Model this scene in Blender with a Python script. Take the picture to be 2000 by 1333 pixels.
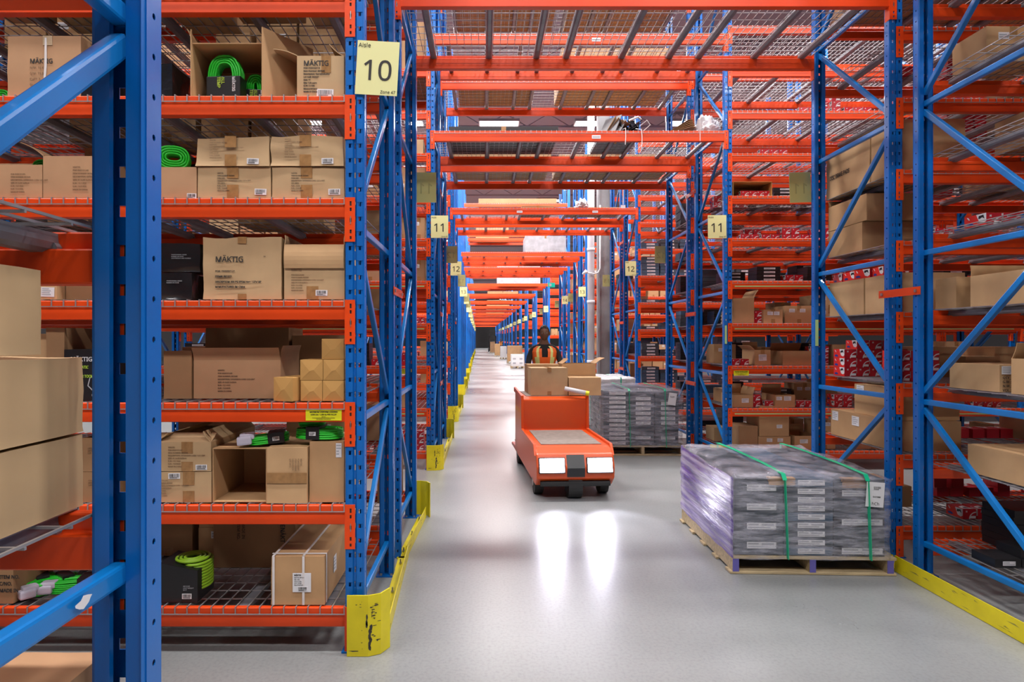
import bpy, bmesh, math, random
from mathutils import Vector, Matrix, noise
R = math.radians
C = bpy.context.scene.collection
sc = bpy.context.scene
for o in list(bpy.data.objects): bpy.data.objects.remove(o)

# ------------------------------------------------------------------ camera
F, VX, VY, H = 1200.0, 945.5, 664.0, 1.63
cam = bpy.data.objects.new('camera', bpy.data.cameras.new('camera')); C.objects.link(cam)
cam.location = (0, 0, H); cam.rotation_euler = (R(90), 0, 0)
cam.data.sensor_width = 36; cam.data.lens = 36*F/2000
cam.data.shift_x = (1000-VX)/2000; cam.data.shift_y = -(666.5-VY)/2000
cam.data.clip_start = .02; cam.data.clip_end = 400
sc.camera = cam
def at(px, py, Y): return ((px-VX)*Y/F, Y, H+(VY-py)*Y/F)
def ax(px, Y): return (px-VX)*Y/F
def az(py, Y): return H+(VY-py)*Y/F

# ------------------------------------------------------------------ world, exposure, lights
w = bpy.data.worlds.new('world'); sc.world = w; w.use_nodes = True
w.node_tree.nodes['Background'].inputs[0].default_value = (.78, .80, .9, 1)
w.node_tree.nodes['Background'].inputs[1].default_value = .015
sc.view_settings.view_transform = 'Standard'; sc.view_settings.look = 'None'
sc.view_settings.gamma = 1; sc.view_settings.use_curve_mapping = False
sc.view_settings.exposure = -1.0
sc.cycles.max_bounces = 6; sc.cycles.diffuse_bounces = 2; sc.cycles.glossy_bounces = 3
sc.cycles.transparent_max_bounces = 8; sc.cycles.transmission_bounces = 4
sc.cycles.caustics_reflective = False; sc.cycles.caustics_refractive = False
sc.cycles.sample_clamp_indirect = 6
sc.cycles.use_denoising = True

def area(x, y, z, sx, sy, power, col=(1, .98, .975), rot=(0, 0, 0), spread=180):
    l = bpy.data.lights.new('aisle_lamp', 'AREA'); l.shape = 'RECTANGLE'; l.size = sx; l.size_y = sy
    l.energy = power; l.color = col; l.spread = R(spread)
    o = bpy.data.objects.new('aisle_lamp', l); o.location = (x, y, z); o.rotation_euler = rot; C.objects.link(o)
    return o
CEIL = 9.6
LAMPS = []          # (x, y) of the long high bay fixtures, one line per aisle
# Y centre of each aisle
AISLES = [(-2.3, 650), (2.15, 620), (6.7, 700), (11.2, 900), (16.3, 1100), (20.6, 900), (25.8, 1300), (32, 1500), (38.5, 1500), (45, 1700), (58, 2600), (72, 2600), (90, 3400), (110, 3400)]  # first entry: unseen lamp row added behind the camera as front fill
for i, (y, p) in enumerate(AISLES):
    for x in ((-5.8, -2.7, .5, 3.7, 6.9) if i < 7 else (-2.2, 3.4)):
        LAMPS.append((x, y)); area(x, y, CEIL-.75, 1.3, .45, p*.62 if i < 7 else p*.8)

# ------------------------------------------------------------------ materials
def mat(name, col, rough=.5, metal=0, coat=0, noise_s=None, noise_a=.1, bump=0, bump_s=60, emit=None, es=0, stretch=None, rough_var=0, spec=.5):
    m = bpy.data.materials.new(name); m.use_nodes = True
    nt = m.node_tree; b = nt.nodes['Principled BSDF']
    b.inputs['Base Color'].default_value = (*col, 1); b.inputs['Roughness'].default_value = rough
    b.inputs['Metallic'].default_value = metal; b.inputs['Coat Weight'].default_value = coat
    b.inputs['Specular IOR Level'].default_value = spec
    tc = None
    if noise_s or bump or rough_var:
        tc = nt.nodes.new('ShaderNodeTexCoord'); mp = nt.nodes.new('ShaderNodeMapping')
        nt.links.new(tc.outputs['Object'], mp.inputs[0])
        if stretch: mp.inputs['Scale'].default_value = stretch
    if noise_s:
        n = nt.nodes.new('ShaderNodeTexNoise'); n.inputs['Scale'].default_value = noise_s; n.inputs['Detail'].default_value = 5
        nt.links.new(mp.outputs[0], n.inputs['Vector'])
        r = nt.nodes.new('ShaderNodeValToRGB')
        r.color_ramp.elements[0].position = .3; r.color_ramp.elements[1].position = .7
        r.color_ramp.elements[0].color = (*[c*(1-noise_a) for c in col], 1)
        r.color_ramp.elements[1].color = (*[min(1, c*(1+noise_a)) for c in col], 1)
        nt.links.new(n.outputs[0], r.inputs[0]); nt.links.new(r.outputs[0], b.inputs['Base Color'])
        if rough_var:
            mr = nt.nodes.new('ShaderNodeMapRange'); mr.inputs[3].default_value = rough-rough_var; mr.inputs[4].default_value = rough+rough_var
            nt.links.new(n.outputs[0], mr.inputs[0]); nt.links.new(mr.outputs[0], b.inputs['Roughness'])
    if bump:
        n2 = nt.nodes.new('ShaderNodeTexNoise'); n2.inputs['Scale'].default_value = bump_s; n2.inputs['Detail'].default_value = 4
        nt.links.new(mp.outputs[0], n2.inputs['Vector'])
        bp = nt.nodes.new('ShaderNodeBump'); bp.inputs['Strength'].default_value = bump; bp.inputs['Distance'].default_value = .004
        nt.links.new(n2.outputs[0], bp.inputs['Height']); nt.links.new(bp.outputs[0], b.inputs['Normal'])
    if emit:
        b.inputs['Emission Color'].default_value = (*emit, 1); b.inputs['Emission Strength'].default_value = es
    return m
M = {}
M['blue'] = mat('blue_paint', (.001, .135, .50), .3, coat=.1, noise_s=3, noise_a=.12, bump=.08, bump_s=25)
M['blue_brace'] = mat('blue_brace_paint', (.003, .18, .55), .3, coat=.15, noise_s=4, noise_a=.15)
M['orange'] = mat('orange_paint', (.80, .066, .007), .36, noise_s=2.5, noise_a=.12, bump=.06, bump_s=18, spec=.4)
M['wire'] = mat('galvanized_wire', (.42, .40, .41), .38, metal=.55)
M['support'] = mat('deck_support_steel', (.21, .21, .235), .4, metal=.35, noise_s=14, noise_a=.15)
M['steel'] = mat('bolt_steel', (.5, .5, .5), .35, metal=.9)
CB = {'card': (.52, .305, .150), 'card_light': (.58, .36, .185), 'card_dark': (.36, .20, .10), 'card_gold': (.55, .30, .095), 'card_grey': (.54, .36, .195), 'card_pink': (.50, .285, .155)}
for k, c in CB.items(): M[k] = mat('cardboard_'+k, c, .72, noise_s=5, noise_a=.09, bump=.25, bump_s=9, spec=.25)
M['card_in'] = mat('cardboard_inside', (.42, .26, .14), .8, noise_s=20, noise_a=.08, spec=.2)
M['tape'] = mat('brown_packing_tape', (.36, .19, .075), .22, noise_s=30, noise_a=.2)
M['clear_tape'] = mat('clear_packing_tape', (.56, .41, .26), .16, noise_s=40, noise_a=.1)
M['ink'] = mat('black_ink', (.025, .022, .02), .7)
M['ink_brown'] = mat('faded_brown_ink', (.20, .115, .06), .8)
M['label'] = mat('white_label_paper', (.78, .76, .78), .5)
M['strap'] = mat('white_plastic_strap', (.75, .70, .69), .35)
M['white'] = mat('white_paint', (.80, .80, .80), .5)
M['yellow'] = mat('yellow_safety_paint', (.80, .66, .01), .4, noise_s=6, noise_a=.1)
M['scuff'] = mat('black_rubber_scuff', (.05, .045, .035), .8, noise_s=30, noise_a=.3)
M['sign'] = mat('pale_yellow_sign_card', (.80, .77, .36), .5)
M['sign_back'] = mat('sign_card_back', (.62, .57, .20), .6)
M['ghost'] = mat('show_through_ink', (.46, .42, .15), .7)
M['safety_label'] = mat('bright_yellow_label', (.86, .83, .02), .4)
M['green_cord'] = mat('bright_green_cord', (.02, .56, .03), .33)
M['lime_hose'] = mat('lime_air_hose', (.33, .60, .03), .35)
M['black'] = mat('black_print_card', (.014, .014, .016), .35)
M['black_plastic'] = mat('black_film', (.012, .012, .014), .2, bump=.8, bump_s=14)
M['lime_ink'] = mat('lime_ink', (.42, .62, .05), .5)
M['grey_ink'] = mat('grey_ink', (.42, .42, .45), .6)
M['clear_plug'] = mat('pale_clear_plastic', (.55, .52, .62), .18)
M['red'] = mat('red_print_card', (.50, .012, .025), .38)
M['red_bright'] = mat('bright_red_print_card', (.78, .03, .02), .38)
M['pad_white'] = mat('white_print_card', (.74, .72, .74), .4)
M['blue_ink'] = mat('blue_ink', (.02, .05, .30), .4)
M['slate'] = mat('slate_print_card', (.055, .068, .082), .45, noise_s=4, noise_a=.15)
M['slate_blue'] = mat('slate_blue_print_card', (.06, .11, .17), .45, noise_s=4, noise_a=.15)
M['wood'] = mat('pallet_wood', (.50, .38, .22), .75, noise_s=6, noise_a=.25, stretch=(1, 8, 8), bump=.4, bump_s=30)
M['purple_paint'] = mat('purple_block_paint', (.14, .12, .42), .6)
M['strap_green'] = mat('green_plastic_strap', (.01, .52, .26), .3)
M['cart'] = mat('orange_cart_paint', (.74, .085, .008), .34, coat=.15)
M['mat'] = mat('cart_deck_mat', (.27, .22, .19), .8, noise_s=20, noise_a=.15)
M['rubber'] = mat('black_rubber', (.02, .02, .02), .6)
M['headlight'] = mat('headlight_lens', (.9, .9, 1), .2, emit=(.88, .86, 1), es=30)
M['skin'] = mat('skin', (.17, .085, .05), .5)
M['hair'] = mat('black_hair', (.01, .009, .009), .6)
M['shirt'] = mat('black_shirt', (.012, .012, .014), .8)
M['trousers'] = mat('dark_trousers', (.03, .035, .05), .8)
M['vest'] = mat('orange_vest', (.95, .16, .02), .6)
M['vest_stripe'] = mat('reflective_stripe', (.82, .85, .30), .35)
M['column'] = mat('grey_column_paint', (.24, .24, .25), .55, noise_s=4, noise_a=.1)
M['pipe'] = mat('white_pipe_paint', (.66, .66, .69), .35)
M['ceiling'] = mat('ceiling_deck', (.34, .31, .33), .6)
M['wall'] = mat('wall_panel', (.14, .13, .13), .7)
M['wrap'] = mat('white_wrapped_load', (.42, .41, .43), .4, noise_s=6, noise_a=.2)
M['lamp'] = mat('lamp_diffuser', (1, 1, 1), .4, emit=(1, .98, .97), es=9)
M['lamp_body'] = mat('lamp_housing', (.6, .6, .6), .4)
M['teal'] = mat('green_exit_sign', (.0, .40, .28), .4, emit=(.0, .6, .4), es=1.0)
M['plug_white'] = mat('white_poly_bag', (.62, .60, .62), .25, bump=1, bump_s=8)
M['note_green'] = mat('pale_green_tape', (.50, .74, .30), .6)
M['grime'] = mat('guard_grime', (.30, .26, .05), .7)

def film(name, tint, lo, hi, scale, stretch, rough=.16, deep=None, bump=.9):
    m = bpy.data.materials.new(name); m.use_nodes = True; nt = m.node_tree; N = nt.nodes; L = nt.links
    b = N['Principled BSDF']; out = N['Material Output']
    b.inputs['Base Color'].default_value = (*tint, 1); b.inputs['Roughness'].default_value = rough
    tr = N.new('ShaderNodeBsdfTransparent'); mx = N.new('ShaderNodeMixShader')
    tc = N.new('ShaderNodeTexCoord'); mp = N.new('ShaderNodeMapping'); mp.inputs['Scale'].default_value = stretch
    mp.inputs['Rotation'].default_value = (.35, .25, .2)
    n = N.new('ShaderNodeTexNoise'); n.inputs['Scale'].default_value = scale; n.inputs['Detail'].default_value = 6; n.inputs['Roughness'].default_value = .65
    r = N.new('ShaderNodeMapRange'); r.inputs[1].default_value = .36; r.inputs[2].default_value = .72; r.inputs[3].default_value = lo; r.inputs[4].default_value = hi
    L.new(tc.outputs['Object'], mp.inputs[0]); L.new(mp.outputs[0], n.inputs['Vector']); L.new(n.outputs[0], r.inputs[0])
    L.new(r.outputs[0], mx.inputs[0]); L.new(tr.outputs[0], mx.inputs[1]); L.new(b.outputs[0], mx.inputs[2]); L.new(mx.outputs[0], out.inputs[0])
    if deep:
        n2 = N.new('ShaderNodeTexNoise'); n2.inputs['Scale'].default_value = 2.2; n2.inputs['Detail'].default_value = 5
        L.new(mp.outputs[0], n2.inputs['Vector']); cr = N.new('ShaderNodeValToRGB'); cr.color_ramp.elements[0].position = .38; cr.color_ramp.elements[1].position = .62
        cr.color_ramp.elements[0].color = (*deep, 1); cr.color_ramp.elements[1].color = (*tint, 1); L.new(n2.outputs[0], cr.inputs[0]); L.new(cr.outputs[0], b.inputs['Base Color'])
    bp = N.new('ShaderNodeBump'); bp.inputs['Strength'].default_value = bump; bp.inputs['Distance'].default_value = .02
    L.new(n.outputs[0], bp.inputs['Height']); L.new(bp.outputs[0], b.inputs['Normal'])
    return m
M['film'] = film('clear_stretch_film', (.66, .64, .74), .04, .62, 3, (1.5, 1.5, 9), bump=.6)
M['film_purple'] = film('purple_tinted_stretch_film', (.72, .64, .92), .55, .97, 2.6, (1, .7, 11), deep=(.20, .12, .52), bump=.5)
M['film_white'] = film('milky_stretch_film', (.82, .80, .82), .5, .95, 4, (2, 2, 6))

def floor_mat():
    m = bpy.data.materials.new('polished_concrete'); m.use_nodes = True; nt = m.node_tree; N = nt.nodes; L = nt.links; b = N['Principled BSDF']
    tc = N.new('ShaderNodeTexCoord')
    def nz(s, d, stretch=(1, 1, 1)):
        mp = N.new('ShaderNodeMapping'); mp.inputs['Scale'].default_value = stretch
        n = N.new('ShaderNodeTexNoise'); n.inputs['Scale'].default_value = s; n.inputs['Detail'].default_value = d
        L.new(tc.outputs['Object'], mp.inputs[0]); L.new(mp.outputs[0], n.inputs['Vector']); return n
    a = nz(.55, 7, (1, .8, 1)); r = N.new('ShaderNodeValToRGB')
    r.color_ramp.elements[0].position = .3; r.color_ramp.elements[0].color = (.22, .23, .23, 1)
    r.color_ramp.elements[1].position = .7; r.color_ramp.elements[1].color = (.36, .365, .365, 1)
    L.new(a.outputs[0], r.inputs[0])
    fine = nz(55, 5); r2 = N.new('ShaderNodeValToRGB'); r2.color_ramp.elements[0].position = .25; r2.color_ramp.elements[0].color = (.82, .82, .82, 1); r2.color_ramp.elements[1].position = .55; r2.color_ramp.elements[1].color = (1, 1, 1, 1)
    L.new(fine.outputs[0], r2.inputs[0])
    # thin scratches, running mostly along the passage
    sc1 = nz(9, 2, (6, .35, 1)); r3 = N.new('ShaderNodeValToRGB'); e = r3.color_ramp.elements
    e[0].position = .495; e[0].color = (1, 1, 1, 1); e[1].position = .5; e[1].color = (.86, .86, .86, 1); e2 = r3.color_ramp.elements.new(.505); e2.color = (1, 1, 1, 1)
    L.new(sc1.outputs[0], r3.inputs[0])
    m1 = N.new('ShaderNodeMixRGB'); m1.blend_type = 'MULTIPLY'; m1.inputs[0].default_value = 1; L.new(r.outputs[0], m1.inputs[1]); L.new(r2.outputs[0], m1.inputs[2])
    m2 = N.new('ShaderNodeMixRGB'); m2.blend_type = 'MULTIPLY'; m2.inputs[0].default_value = 1; L.new(m1.outputs[0], m2.inputs[1]); L.new(r3.outputs[0], m2.inputs[2])
    L.new(m2.outputs[0], b.inputs['Base Color'])
    rr = N.new('ShaderNodeMapRange'); rr.inputs[3].default_value = .2; rr.inputs[4].default_value = .42; L.new(a.outputs[0], rr.inputs[0]); L.new(rr.outputs[0], b.inputs['Roughness'])
    b.inputs['Specular IOR Level'].default_value = .6
    bp = N.new('ShaderNodeBump'); bp.inputs['Strength'].default_value = .12; bp.inputs['Distance'].default_value = .01
    w_ = nz(2.2, 3); L.new(w_.outputs[0], bp.inputs['Height']); L.new(bp.outputs[0], b.inputs['Normal'])
    return m
M['floor'] = floor_mat()

# ------------------------------------------------------------------ mesh helpers
class MB:
    def __init__(s): s.v = []; s.f = []; s.mi = []; s.m = []; s.cur = 0
    def mat(s, name):
        if name not in s.m: s.m.append(name)
        s.cur = s.m.index(name); return s
    def quad(s, *p):
        n = len(s.v); s.v += [tuple(q) for q in p]; s.f.append(tuple(range(n, n+len(p)))); s.mi.append(s.cur); return s
    def box(s, x0, x1, y0, y1, z0, z1, T=None):
        n = len(s.v); P = [(x, y, z) for z in (z0, z1) for y in (y0, y1) for x in (x0, x1)]
        if T: P = [tuple(T @ Vector(p)) for p in P]
        s.v += P
        for f in ((0, 2, 3, 1), (4, 5, 7, 6), (0, 1, 5, 4), (2, 6, 7, 3), (0, 4, 6, 2), (1, 3, 7, 5)):
            s.f.append(tuple(n+i for i in f)); s.mi.append(s.cur)
        return s
    def bar(s, a, b, wx, wy, up=(0, 0, 1)):
        a = Vector(a); b = Vector(b); d = (b-a); L = d.length; d.normalize(); u = Vector(up)
        if abs(d.dot(u)) > .98: u = Vector((1, 0, 0))
        x = d.cross(u).normalized(); y = x.cross(d)
        T = Matrix((( x.x, y.x, d.x, a.x), (x.y, y.y, d.y, a.y), (x.z, y.z, d.z, a.z), (0, 0, 0, 1)))
        return s.box(-wx/2, wx/2, -wy/2, wy/2, 0, L, T)
    def tube(s, pts, r, n=8, closed=False, cap=True):
        pts = [Vector(p) for p in pts]; k = len(pts); rings = []
        prev = None
        for i, p in enumerate(pts):
            if closed: d = pts[(i+1) % k]-pts[i-1]
            else: d = pts[min(i+1, k-1)]-pts[max(i-1, 0)]
            d.normalize()
            if prev is None:
                u = Vector((0, 0, 1)) if abs(d.z) < .9 else Vector((1, 0, 0)); x = d.cross(u).normalized()
            else: x = (prev-d*prev.dot(d)).normalized()
            prev = x; y = d.cross(x); rr = r[i] if isinstance(r, (list, tuple)) else r
            n0 = len(s.v); rings.append(n0)
            for j in range(n):
                t = 2*math.pi*j/n; s.v.append(tuple(p+(x*math.cos(t)+y*math.sin(t))*rr))
        for i in range(k if closed else k-1):
            a, b = rings[i], rings[(i+1) % k]
            for j in range(n):
                s.f.append((a+j, a+(j+1) % n, b+(j+1) % n, b+j)); s.mi.append(s.cur)
        if cap and not closed:
            s.f.append(tuple(rings[0]+j for j in range(n))[::-1]); s.mi.append(s.cur)
            s.f.append(tuple(rings[-1]+j for j in range(n))); s.mi.append(s.cur)
        return s
    def prism(s, poly, a, b, axis='x'):
        n = len(s.v); k = len(poly)
        for t in (a, b):
            for (p, q) in poly:
                s.v.append({'x': (t, p, q), 'y': (p, t, q), 'z': (p, q, t)}[axis])
        for i in range(k):
            s.f.append((n+i, n+(i+1) % k, n+k+(i+1) % k, n+k+i)); s.mi.append(s.cur)
        s.f.append(tuple(n+i for i in range(k))[::-1]); s.mi.append(s.cur)
        s.f.append(tuple(n+k+i for i in range(k))); s.mi.append(s.cur)
        return s
    def add(s, o, T=None):
        n = len(s.v); s.v += [tuple(T @ Vector(p)) for p in o.v] if T else o.v
        mp = []
        for m_ in o.m:
            if m_ not in s.m: s.m.append(m_)
            mp.append(s.m.index(m_))
        s.f += [tuple(i+n for i in f) for f in o.f]; s.mi += [mp[i] for i in o.mi]
        return s
    def mesh(s, name, smooth=False, bevel=0, fix=True):
        me = bpy.data.meshes.new(name); me.from_pydata(s.v, [], s.f)
        for m_ in s.m: me.materials.append(M[m_])
        me.polygons.foreach_set('material_index', s.mi)
        if fix or bevel:
            bm = bmesh.new(); bm.from_mesh(me)
            if bevel:
                bmesh.ops.remove_doubles(bm, verts=bm.verts, dist=1e-5)
                es = [e for e in bm.edges if len(e.link_faces) == 2 and e.calc_face_angle(0) > .5]
                bmesh.ops.bevel(bm, geom=es, offset=bevel, segments=2, profile=.6, affect='EDGES', clamp_overlap=True)
            bmesh.ops.recalc_face_normals(bm, faces=bm.faces); bm.to_mesh(me); bm.free()
        if smooth:
            me.shade_smooth() if hasattr(me, 'shade_smooth') else None
            for p in me.polygons: p.use_smooth = True
        return me
def obj(name, me, parent=None, loc=(0, 0, 0), rot=(0, 0, 0)):
    if isinstance(me, MB): me = me.mesh(name)
    o = bpy.data.objects.new(name, me); C.objects.link(o); o.location = loc; o.rotation_euler = rot
    if parent: o.parent = parent
    return o
def tag(o, label, cat, group=None, kind=None):
    o['label'] = label; o['category'] = cat
    if group: o['group'] = group
    if kind: o['kind'] = kind
    return o
def thing(name, label, cat, loc=(0, 0, 0), rz=0, group=None):
    o = bpy.data.objects.new(name, None); C.objects.link(o); o.location = loc; o.rotation_euler = (0, 0, rz); o.empty_display_size = .1
    return tag(o, label, cat, group)
def struct(name, mb, smooth=False):
    o = obj(name, mb.mesh(name, smooth)); o['kind'] = 'structure'; return o
_tc = {}
try:
    import os
    SANS = bpy.data.fonts.load(os.path.join(bpy.utils.system_resource('DATAFILES', path='fonts'), 'NotoSansHebrew-Regular.woff2'))
except Exception: SANS = None
TSC = bpy.data.scenes.new('lettering')
def baked(o):
    TSC.collection.objects.link(o)
    with bpy.context.temp_override(scene=TSC, view_layer=TSC.view_layers[0]):
        dg = bpy.context.evaluated_depsgraph_get(); dg.update()
    me = bpy.data.meshes.new_from_object(o.evaluated_get(dg)); bpy.data.objects.remove(o); return me
def text_me(body, size, m='ink', bold=0, align='LEFT', sx=1, ls=1.0):
    k = (body, size, m, bold, align, sx, ls)
    if k in _tc: return _tc[k]
    c = bpy.data.curves.new('lettering', 'FONT'); c.body = body; c.size = size; c.align_x = align; c.offset = bold; c.resolution_u = 2; c.space_line = ls
    c.extrude = .0004
    if SANS: c.font = SANS
    me = baked(bpy.data.objects.new('tmp', c)); bpy.data.curves.remove(c)
    me.transform(Matrix.Scale(sx, 4, (1, 0, 0)))
    me.materials.clear(); me.materials.append(M[m]); me.name = 'lettering'
    _tc[k] = me; return me
def text(parent, body, size, x, y, z, m='ink', bold=0, align='LEFT', face='front', sx=1, ls=1.0, rot=0, name='lettering'):
    me = text_me(body, size, m, bold, align, sx, ls)
    o = obj(name, me, parent, (x, y, z))
    rots = {'front': (R(90), 0, 0), 'back': (R(90), 0, R(180)), 'right': (R(90), 0, R(90)), 'left': (R(90), 0, R(-90)), 'top': (0, 0, 0)}
    o.rotation_euler = rots[face]
    if rot:
        o.rotation_euler = (Matrix.Rotation({'front': 0, 'back': R(180), 'right': R(90), 'left': R(-90), 'top': 0}[face], 4, 'Z') @ Matrix.Rotation(R(90), 4, 'X') @ Matrix.Rotation(rot, 4, 'Z')).to_euler()
    return o
ORD = ['lowest', 'second', 'third', 'fourth', 'fifth', 'sixth', 'seventh', 'eighth', 'ninth', 'tenth', 'eleventh']
NTH = ['first', 'second', 'third', 'fourth', 'fifth', 'sixth', 'seventh', 'eighth', 'ninth', 'tenth', 'eleventh', 'twelfth', 'thirteenth', 'fourteenth', 'fifteenth', 'sixteenth', 'seventeenth', 'eighteenth', 'nineteenth', 'twentieth'] + ['%dth' % i for i in range(21, 90)]
LV = [.234+.5333*k for k in range(11)]

# ------------------------------------------------------------------ rack components (shared meshes)
PW, PD, LIP = .096, .062, .033
PITCH = .0762
def post_mesh(height, simple=False):
    """C section: web (with two slot columns) in the XZ plane at y=0, flanges to y=PD, lips turned inward. x from 0 to PW"""
    b = MB().mat('blue'); t = .003
    if simple:
        b.box(0, PW, 0, t, 0, height); b.box(0, t, t, PD, 0, height); b.box(PW-t, PW, t, PD, 0, height)
        b.box(t, LIP, PD-t, PD, 0, height); b.box(PW-LIP, PW-t, PD-t, PD, 0, height); return b.mesh('post', fix=False)
    def strip(cols, holes, rowz, hole_h, P):
        """cols: u boundaries; holes: indices of columns with holes"""
        n = int(height/PITCH); zs = [0]
        for i in range(n):
            zs += [rowz+i*PITCH-hole_h/2, rowz+i*PITCH+hole_h/2]
        zs.append(height)
        for j in range(len(zs)-1):
            if zs[j+1]-zs[j] <= 0: continue
            hr = j % 2 == 1
            if hr:
                for i in range(len(cols)-1):
                    if i in holes: continue
                    b.quad(P(cols[i], zs[j]), P(cols[i+1], zs[j]), P(cols[i+1], zs[j+1]), P(cols[i], zs[j+1]))
            else: b.quad(P(cols[0], zs[j]), P(cols[-1], zs[j]), P(cols[-1], zs[j+1]), P(cols[0], zs[j+1]))
    # web with a shallow central groove
    strip([.006, .016, .028, .038], [1], .05, .022, lambda u, z: (u, 0, z))
    strip([.058, .068, .080, .090], [1], .05, .022, lambda u, z: (u, 0, z))
    strip([.041, .045, .051, .055], [1], .05, .03, lambda u, z: (u, .007, z))
    b.quad((.038, 0, 0), (.041, .007, 0), (.041, .007, height), (.038, 0, height))
    b.quad((.055, .007, 0), (.058, 0, 0), (.058, 0, height), (.055, .007, height))
    # corners, flanges with round-ish holes
    for s_ in (0, 1):
        X = (lambda x: x) if s_ == 0 else (lambda x: PW-x)
        b.quad((X(.006), 0, 0), (X(.0018), .0018, 0), (X(.0018), .0018, height), (X(.006), 0, height))
        b.quad((X(.0018), .0018, 0), (X(0), .006, 0), (X(0), .006, height), (X(.0018), .0018, height))
        n_ = int(height/PITCH); uc, r_ = .031, .0055; last = 0
        for i in range(n_+1):
            zc = .03+i*PITCH
            if i == n_ or zc+.012 > height:
                b.quad((X(0), .006, last), (X(0), PD-.006, last), (X(0), PD-.006, height), (X(0), .006, height)); break
            b.quad((X(0), .006, last), (X(0), PD-.006, last), (X(0), PD-.006, zc-.01), (X(0), .006, zc-.01))
            O = [(uc+r_*math.cos(t_), zc+r_*1.15*math.sin(t_)) for t_ in [math.pi*(2*j+1)/8 for j in range(8)]]
            Q = [(PD-.006, zc+.01), (.006, zc+.01), (.006, zc-.01), (PD-.006, zc-.01)]
            for j in range(4):
                a0, a1 = O[(2*j) % 8], O[(2*j+1) % 8]; a2 = O[(2*j+2) % 8]
                P3 = lambda q: (X(0), q[0], q[1])
                b.quad(P3(Q[j]), P3(a1), P3(a0)); b.quad(P3(Q[j]), P3(Q[(j+1) % 4]), P3(a2), P3(a1))
            last = zc+.01
        b.quad((X(0), PD-.006, 0), (X(.0018), PD-.0018, 0), (X(.0018), PD-.0018, height), (X(0), PD-.006, height))
        b.quad((X(.0018), PD-.0018, 0), (X(.006), PD, 0), (X(.006), PD, height), (X(.0018), PD-.0018, height))
        b.quad((X(.006), PD, 0), (X(LIP), PD, 0), (X(LIP), PD, height), (X(.006), PD, height))
        b.quad((X(LIP), PD, 0), (X(LIP), PD-.012, 0), (X(LIP), PD-.012, height), (X(LIP), PD, height))
    bm = bmesh.new(); me = b.mesh('post'); bm.from_mesh(me); bmesh.ops.remove_doubles(bm, verts=bm.verts, dist=1e-5)
    bmesh.ops.recalc_face_normals(bm, faces=bm.faces)
    bmesh.ops.solidify(bm, geom=list(bm.faces), thickness=.0022); bm.to_mesh(me); bm.free()
    return me
PH = 7.4
post_full = post_mesh(PH); post_simple = post_mesh(PH, True)
foot_me = MB().mat('blue').box(-.02, PW+.02, -.012, PD+.03, 0, .008).mat('steel').box(.005, .02, PD+.006, PD+.021, .008, .022).box(PW-.02, PW-.005, PD+.006, PD+.021, .008, .022).mesh('foot_plate')
_br = {}
def brace_me(D, dz):
    k = (round(D, 3), round(dz, 3))
    if k not in _br:
        b = MB().mat('blue_brace'); a = Vector((0, 0, 0)); e = Vector((0, D, dz)); b.bar(a, e, .030, .036, up=(1, 0, 0)) if False else b.bar(a, e, .030, .038)
        _br[k] = b.mesh('brace', bevel=.006)
    return _br[k]
PANELS = [(.22, 1.20), (1.20, 2.23), (2.23, 3.26), (3.26, 4.29), (4.29, 5.32), (5.32, 6.35)]
def frame(parent, x, y0, y1, mirror=False, simple=False, feet=True, note=None):
    """upright frame in the depth direction; web of the first post faces -Y, web of the second faces +Y"""
    f = bpy.data.objects.new('upright_frame', None); C.objects.link(f); f.parent = parent; f.location = (x, y0, 0); f.empty_display_size = .1
    pm = post_simple if simple else post_full; D = y1-y0
    obj('post', pm, f); obj('post', pm, f, (PW, D, 0), (0, 0, math.pi))
    if feet:
        obj('foot_plate', foot_me, f); obj('foot_plate', foot_me, f, (PW, D, 0), (0, 0, math.pi))
    a, e = PD-.012, D-PD+.012
    for i, (z0, z1) in enumerate(PANELS):
        obj('brace', brace_me(e-a, 0), f, (PW/2, a, z0))
        up = (i % 2 == 0) != mirror
        if up: obj('brace', brace_me(e-a, z1-z0-.12), f, (PW/2, a, z0+.07))
        else: obj('brace', brace_me(e-a, -(z1-z0-.12)), f, (PW/2, a, z1-.05))
    return f
_bm = {}
def beam_me(L, h=.1):
    if (L, h) not in _bm:
        prof = [(.003, -h), (0, -h+.003), (0, -.004), (.003, 0), (.026, 0), (.028, -.003), (.028, -.032), (.031, -.035), (.048, -.035), (.05, -.038), (.05, -h+.003), (.047, -h)]
        _bm[(L, h)] = MB().mat('orange').prism(prof, 0, L).mesh('beam')
    return _bm[(L, h)]
def conn_mb():
    b = MB().mat('orange')
    # plate lying on the web with key slots (x from -0.048 to 0), bent along the beam end
    zs = [-.227, -.212, -.196, -.178, -.160, -.066, -.048, -.034, -.014, .0]; xs = [-.050, -.030, -.020, 0]
    for i in range(len(zs)-1):
        for j in range(3):
            if j == 1 and i in (1, 3, 5, 7): continue
            if j == 1 and i == 5: pass
            b.quad((xs[j], -.004, zs[i]), (xs[j+1], -.004, zs[i]), (xs[j+1], -.004, zs[i+1]), (xs[j], -.004, zs[i+1]))
    return b
def conn_mesh():
    b = MB().mat('orange'); b.box(-.050, -.032, -.005, -.001, -.227, .004); b.box(-.022, .004, -.005, -.001, -.227, .004)
    segs = [(-.227, -.214), (-.198, -.184), (-.164, -.125), (-.105, -.068), (-.050, -.040), (-.016, .004)]
    for a, c in segs: b.box(-.032, -.022, -.005, -.001, a, c)
    b.box(.0, .004, -.001, .052, -.227, .004)
    b.mat('ink').box(-.0315, -.0225, -.0012, -.0008, -.22, 0)
    b.mat('steel').box(-.029, -.025, -.0065, -.004, -.136, -.094)
    return b.mesh('beam_connector')
conn_me = conn_mesh()
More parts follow.
